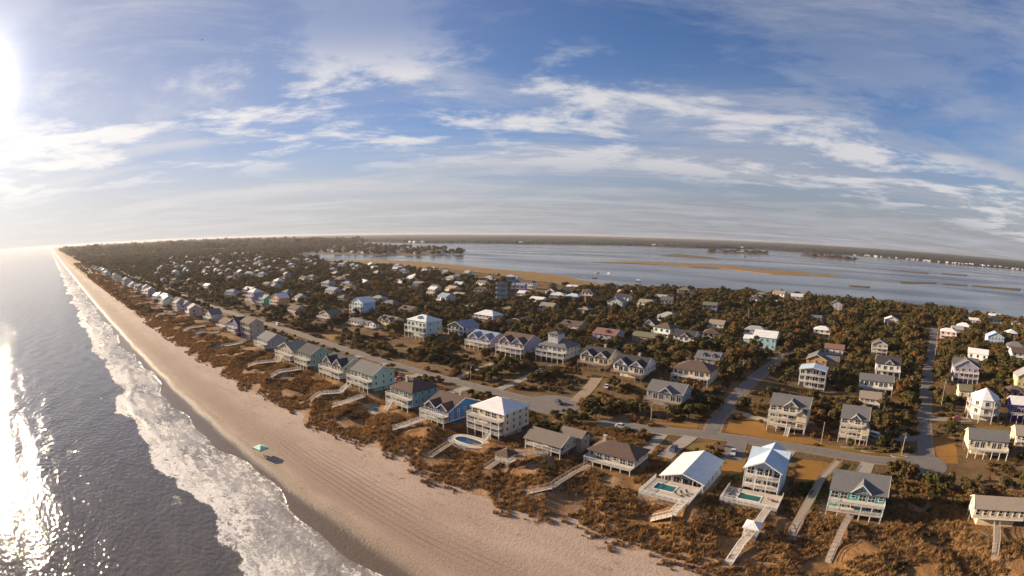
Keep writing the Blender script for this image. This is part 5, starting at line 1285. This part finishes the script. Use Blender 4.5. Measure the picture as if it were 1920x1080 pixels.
def scatter(name, label, cat, pts, coll):
    """one object: instances of the collection on points (x, y, z, scale)"""
    me = bpy.data.meshes.new(name); me.from_pydata([p[:3] for p in pts], [], [])
    A = me.attributes.new('size', 'FLOAT', 'POINT'); A.data.foreach_set('value', [p[3] for p in pts])
    o = link(bpy.data.objects.new(name, me)); o['kind'] = 'stuff'; o['label'] = label; o['category'] = cat
    ng = bpy.data.node_groups.new(name + '_scatter', 'GeometryNodeTree')
    ng.interface.new_socket('Geometry', in_out='INPUT', socket_type='NodeSocketGeometry'); ng.interface.new_socket('Geometry', in_out='OUTPUT', socket_type='NodeSocketGeometry')
    N = ng.nodes; gi, go = N.new('NodeGroupInput'), N.new('NodeGroupOutput'); ip = N.new('GeometryNodeInstanceOnPoints'); ci = N.new('GeometryNodeCollectionInfo')
    ci.inputs[0].default_value = coll; ci.inputs['Separate Children'].default_value = True; ci.inputs['Reset Children'].default_value = True
    mp = N.new('GeometryNodeMeshToPoints'); L = ng.links.new
    L(gi.outputs[0], mp.inputs[0]); L(mp.outputs[0], ip.inputs['Points']); L(ci.outputs[0], ip.inputs['Instance']); ip.inputs['Pick Instance'].default_value = True
    ri = N.new('FunctionNodeRandomValue'); ri.data_type = 'INT'; ri.inputs[4].default_value = 0; ri.inputs[5].default_value = 999
    L(ri.outputs[2], ip.inputs['Instance Index'])
    rr = N.new('FunctionNodeRandomValue'); rr.data_type = 'FLOAT_VECTOR'; rr.inputs[0].default_value = (-.08, -.08, 0); rr.inputs[1].default_value = (.08, .08, 6.283); rr.inputs['Seed'].default_value = 3
    L(rr.outputs[0], ip.inputs['Rotation'])
    na = N.new('GeometryNodeInputNamedAttribute'); na.data_type = 'FLOAT'; na.inputs[0].default_value = 'size'; L(na.outputs[0], ip.inputs['Scale'])
    L(ip.outputs[0], go.inputs[0])
    md = o.modifiers.new('scatter', 'NODES'); md.node_group = ng
    return o

import bisect
def seg_d(p, a, b):
    ax, ay = a; dx, dy = b[0] - ax, b[1] - ay; L2 = dx * dx + dy * dy or 1e-9
    t = max(0, min(1, ((p[0] - ax) * dx + (p[1] - ay) * dy) / L2)); return math.hypot(p[0] - ax - t * dx, p[1] - ay - t * dy)
def in_poly(p, P):
    c = False; j = len(P) - 1
    for i in range(len(P)):
        if (P[i][1] > p[1]) != (P[j][1] > p[1]) and p[0] < (P[j][0] - P[i][0]) * (p[1] - P[i][1]) / (P[j][1] - P[i][1]) + P[i][0]: c = not c
        j = i
    return c
CELL = 12.0; KG = {}
def reg(x0, x1, y0, y1, item):
    for i in range(int(x0 // CELL), int(x1 // CELL) + 1):
        for j in range(int(y0 // CELL), int(y1 // CELL) + 1): KG.setdefault((i, j), []).append(item)
for b in KEEP_BOXES: reg(b[0] - 4, b[1] + 4, b[2] - 4, b[3] + 4, ('b', b))
for P in KEEP_POLYS: reg(min(p[0] for p in P) - 4, max(p[0] for p in P) + 4, min(p[1] for p in P) - 4, max(p[1] for p in P) + 4, ('p', P))
for P, w in KEEP_LINES:
    for a, b in zip(P, P[1:]): reg(min(a[0], b[0]) - w - 4, max(a[0], b[0]) + w + 4, min(a[1], b[1]) - w - 4, max(a[1], b[1]) + w + 4, ('l', (a, b, w)))
def free(x, y, mg):
    for k, q in KG.get((int(x // CELL), int(y // CELL)), ()):
        if k == 'b':
            if q[0] - mg < x < q[1] + mg and q[2] - mg < y < q[3] + mg: return False
        elif k == 'p':
            if in_poly((x, y), q): return False
        elif seg_d((x, y), q[0], q[1]) < q[2] + mg: return False
    return True
def vn(x, y, s, o=0):
    """cheap smooth noise 0..1"""
    x, y = x / s + o, y / s - o
    return .5 + .25 * (math.sin(x * 1.7 + 1.3 * math.sin(y * 1.1)) + math.sin(y * 2.1 + 1.7 * math.sin(x * .8 + 2)))
def seen(x, y):
    """inside the part of the island that the view takes in (with some margin)"""
    a = math.degrees(math.atan2(-x, y)) - 38.6
    return -68 < a < 66
rv = random.Random(21)
trees, brush = [], []
def fill(x0, x1, y0, y1, sp, size, thin, mg, low=False):
    nx, ny = int((x1 - x0) / sp), int((y1 - y0) / sp)
    for i in range(nx):
        for j in range(ny):
            x, y = x0 + (i + rv.random()) * sp, y0 + (j + rv.random()) * sp
            if not seen(x, y) or rv.random() < thin: continue
            S = lerp_tab(SHORE, x)
            if y > S - 12: continue
            if x < -330 and y > S - 150 and x > -1250 and not (vn(x, y, 40) > .8): continue     # open marsh
            if not free(x, y, mg): continue
            if low and vn(x, y, 16, 3) < .35: continue
            if vn(x, y, 23, 4) < .2 and rv.random() < .75: continue
            trees.append((x, y, terrain(x, y) - .2, size * min(1.75, math.exp(rv.gauss(-.05, .32)))))
fill(-470, 190, 176, 245, 5.4, .95, .2, 1.6, True)
fill(-470, 300, 245, 470, 5.1, 1.1, .04, 1.7)
fill(-470, 420, 470, 720, 6.6, 1.25, .03, 2)
fill(-1250, -470, 140, 900, 8.4, 1.2, .06, 1.5)
fill(-2600, -1250, 130, 1500, 15, 2.0, .05, 3)
fill(-7000, -2600, 130, 2600, 46, 6.0, .05, 8)
# trees and bushes between the beach-front houses and the road
for i in range(900):
    x, y = rv.uniform(-420, 130), rv.uniform(134, 160)
    if free(x, y, 1.2) and vn(x, y, 9, 5) > .52: trees.append((x, y, terrain(x, y) - .2, rv.uniform(.35, .7)))
for x, y, s in ((-95, 152, .95), (-92, 156, 1.0), (-98, 159, .9), (-90, 162, 1.1), (-96, 168, 1.2), (-88, 170, 1.2), (-84, 174, 1.1), (-92, 176, 1.3), (-80, 178, 1.2), (-99, 174, 1.1), (-76, 174, 1.1), (-66, 178, 1.2), (-60, 180, 1.2), (-58, 185, 1.2), (-87, 166, 1.0), (2.5, 176.3, .8), (10.5, 175.4, .55), (18, 158, 1.1), (22, 156, 1.2), (26, 157, 1.2), (21, 160, 1.0), (34, 150, 1.2), (38, 152, 1.3), (44, 150, 1.2), (48, 146, 1.1), (70, 160, 1.2), (76, 150, 1.3), (82, 160, 1.4), (66, 150, 1.2), (90, 150, 1.3), (60, 156, 1.1), (74, 166, 1.2), (17, 118, .75), (14, 122, .6)):
    if True: trees.append((x, y, terrain(x, y) - .2, s))
# slopes below the second row: low bushes and grass
def near_rank(p): return math.hypot(p[0], p[1]) / p[3]
front = sorted([p for p in trees if p[1] > 130], key=near_rank)
single, rest = front[:300], front[300:]
REFS = [('tall_white', 'the tall blue-white beach house'), ('teal', 'the teal house'), ('cream_hip', 'the cream four-level house'), ('blue_twin', 'the bright blue house'), ('grey_ranch', 'the columned porch house'), ('brown_hip', 'the brown hip-roofed house'), ('tan_ranch', 'the tan-roofed house at the lower right'), ('cream_big', 'the big cream house with the bay'), ('twin_aa', 'the tall cream house by the road'), ('octagon', 'the octagonal house'), ('ranch_ae', 'the wide one-storey house'), ('grey_s', 'the weathered grey house'), ('hip_q', 'the wide hip-roofed house'), ('white_twin', 'the white twin-gabled house'), ('cream_red_deck', 'the house with reddish decks'), ('tower_house', 'the house with the lookout storey'), ('twin_lilac', 'the lilac twin-gabled house'), ('pale_blue', 'the pale blue house'), ('grey_y', 'the long grey-roofed house'), ('small_z', 'the small tan-roofed house'), ('violet_af', 'the violet house'), ('mint_hip', 'the tall mint house'), ('orange_gable', 'the orange-gabled house'), ('dark_x', 'the white house with dark crossing roofs'), ('mint_gable', 'the sea-green gabled house'), ('yellow_ag', 'the yellow house at the right edge'), ('white_edge', 'the cream house cut by the right edge')]
REFS += [(k, 'the ' + lab) for k, _, _, _, _, _, lab in SPEC if len(lab.split()) <= 9 and k not in {q[0] for q in REFS}]
for x, y, z, s in single:
    k = rv.randrange(len(TREES)); cm, tm, r_, h_ = TREES[k]
    o = empty('scrub_tree', (x, y, z), rv.uniform(0, 6.28)); o.scale = (s, s, s * rv.uniform(.85, 1.1))
    ref, nm = min(REFS, key=lambda q: math.hypot(HOUSES[q[0]][0] - x, HOUSES[q[0]][1] + HOUSES[q[0]][3] / 2 - y)); hx, hy, hw_, hd = HOUSES[ref][:4]
    rel = 'in front of' if y < hy else ('behind' if y > hy + hd else ('left of' if x < hx else 'right of'))
    big = 'low round' if s < .8 else ('rounded' if s < 1.15 else 'large')
    lab = f'{big} brownish scrub tree {rel} {nm}'
    if len(lab.split()) > 16: lab = ' '.join(f'{big} scrub tree {rel} {nm}'.split()[:16])
    tag(o, lab, 'tree', 'trees: ' + lab)
    place('crown', cm, o, (0, 0, 0)); place('trunk', tm, o, (0, 0, 0))
joined = []
for cm, tm, r_, h_ in TREES:
    bm = bmesh.new(); bm.from_mesh(cm); me2 = bpy.data.meshes.new('wood_tree'); bm.to_mesh(me2); bm.free(); me2.materials.append(LEAF); joined.append(me2)
scatter('woodland', 'dense brown-green maritime scrub and trees covering the island', 'trees', rest, src_collection('wood', joined))
# far woods: spit, islets and mainland shore
far_t = []
for P, n, s in ((SPIT, 900, 4.0), (WOOD_ISLES[0], 40, 4), (WOOD_ISLES[1], 60, 3.5), (WOOD_ISLES[2], 60, 3.5)):
    x0, x1, y0, y1 = min(p[0] for p in P), max(p[0] for p in P), min(p[1] for p in P), max(p[1] for p in P); c = 0
    while c < n:
        x, y = rv.uniform(x0, x1), rv.uniform(y0, y1)
        if in_poly((x, y), P): far_t.append((x, y, .5, s * rv.uniform(.5, 1.1))); c += 1
for a, b in zip(MAIN[1:-1], MAIN[2:]):
    n = int(math.dist(a, b) / 9)
    for i in range(n): f = rv.random(); far_t.append((a[0] + (b[0] - a[0]) * f, a[1] + (b[1] - a[1]) * f + rv.uniform(20, 260), .5, rv.uniform(2.0, 4.2)))
scatter('far_woods', 'dark woods on the spit and along the far mainland shore', 'trees', far_t, bpy.data.collections['wood'])
# dune shrubs and sea oats
shrubs, tufts = [], []
for i in range(5200):
    x, y = rv.uniform(-480, 125), rv.uniform(94, 158)
    if y < toe(x) + 3.5 or not free(x, y, .4): continue
    d = sstep(toe(x) + 2, toe(x) + 14, y)
    if vn(x, y, 7, 1) * (.35 + .65 * d) < .62: continue
    shrubs.append((x, y, terrain(x, y) - .12, rv.uniform(.45, 1.15) * (.6 + .4 * d)))
for i in range(3000):
    x, y = rv.uniform(-420, 120), rv.uniform(166, 236)
    if not free(x, y, .5) or vn(x, y, 11, 2) < .4: continue
    shrubs.append((x, y, terrain(x, y) - .12, rv.uniform(.6, 1.4)))
for i in range(2600):
    x, y = -480 - 1500 * rv.random() ** 1.6, rv.uniform(92, 150)
    if y < toe(x) + 3 or not free(x, y, .5) or vn(x, y, 12, 1) < .42: continue
    shrubs.append((x, y, terrain(x, y) - .12, rv.uniform(1.0, 2.2)))
for i in range(64000):
    x, y = rv.uniform(-460, 125), 84 + 70 * rv.random() ** .9
    T = toe(x)
    if y < T - 3 or (y < T and rv.random() < .6): continue
    if vn(x, y, 6, 9) < .27 or not free(x, y, .1): continue
    tufts.append((x, y, terrain(x, y) - .03, rv.uniform(.55, 1.35)))
for i in range(6000):
    x, y = -460 - 700 * rv.random(), rv.uniform(88, 150)
    if y > toe(x) and free(x, y, .2): tufts.append((x, y, terrain(x, y), rv.uniform(1.2, 2.4)))
scatter('dune_shrubs', 'low brown shrubs matted over the dunes and slopes', 'shrubs', shrubs, src_collection('shrub', [bush_mesh(80 + i, 1.3 + .25 * i, 1.0 + .12 * i, 150, .24) for i in range(4)]))
scatter('dune_grass', 'rusty sea oats and grass covering the dunes', 'grass', tufts, src_collection('tuft', [tuft_mesh(90 + i) for i in range(4)]))

# ---------------------------------------------------------------- sea haze
t = NT('sea_haze'); t.t.nodes.remove(t.b); pv = t.n('ShaderNodeVolumePrincipled'); pv.inputs['Color'].default_value = (.56, .56, .60, 1); pv.inputs['Density'].default_value = HAZE; pv.inputs['Anisotropy'].default_value = .3
t.l(pv.outputs[0], t.o.inputs['Volume'])
o = MB().box(-24500, 16500, -24500, 20500, -6, 74).build('haze', t.m); o['kind'] = 'stuff'; o['label'] = 'thin sea haze paling the far shore'; o['category'] = 'haze'
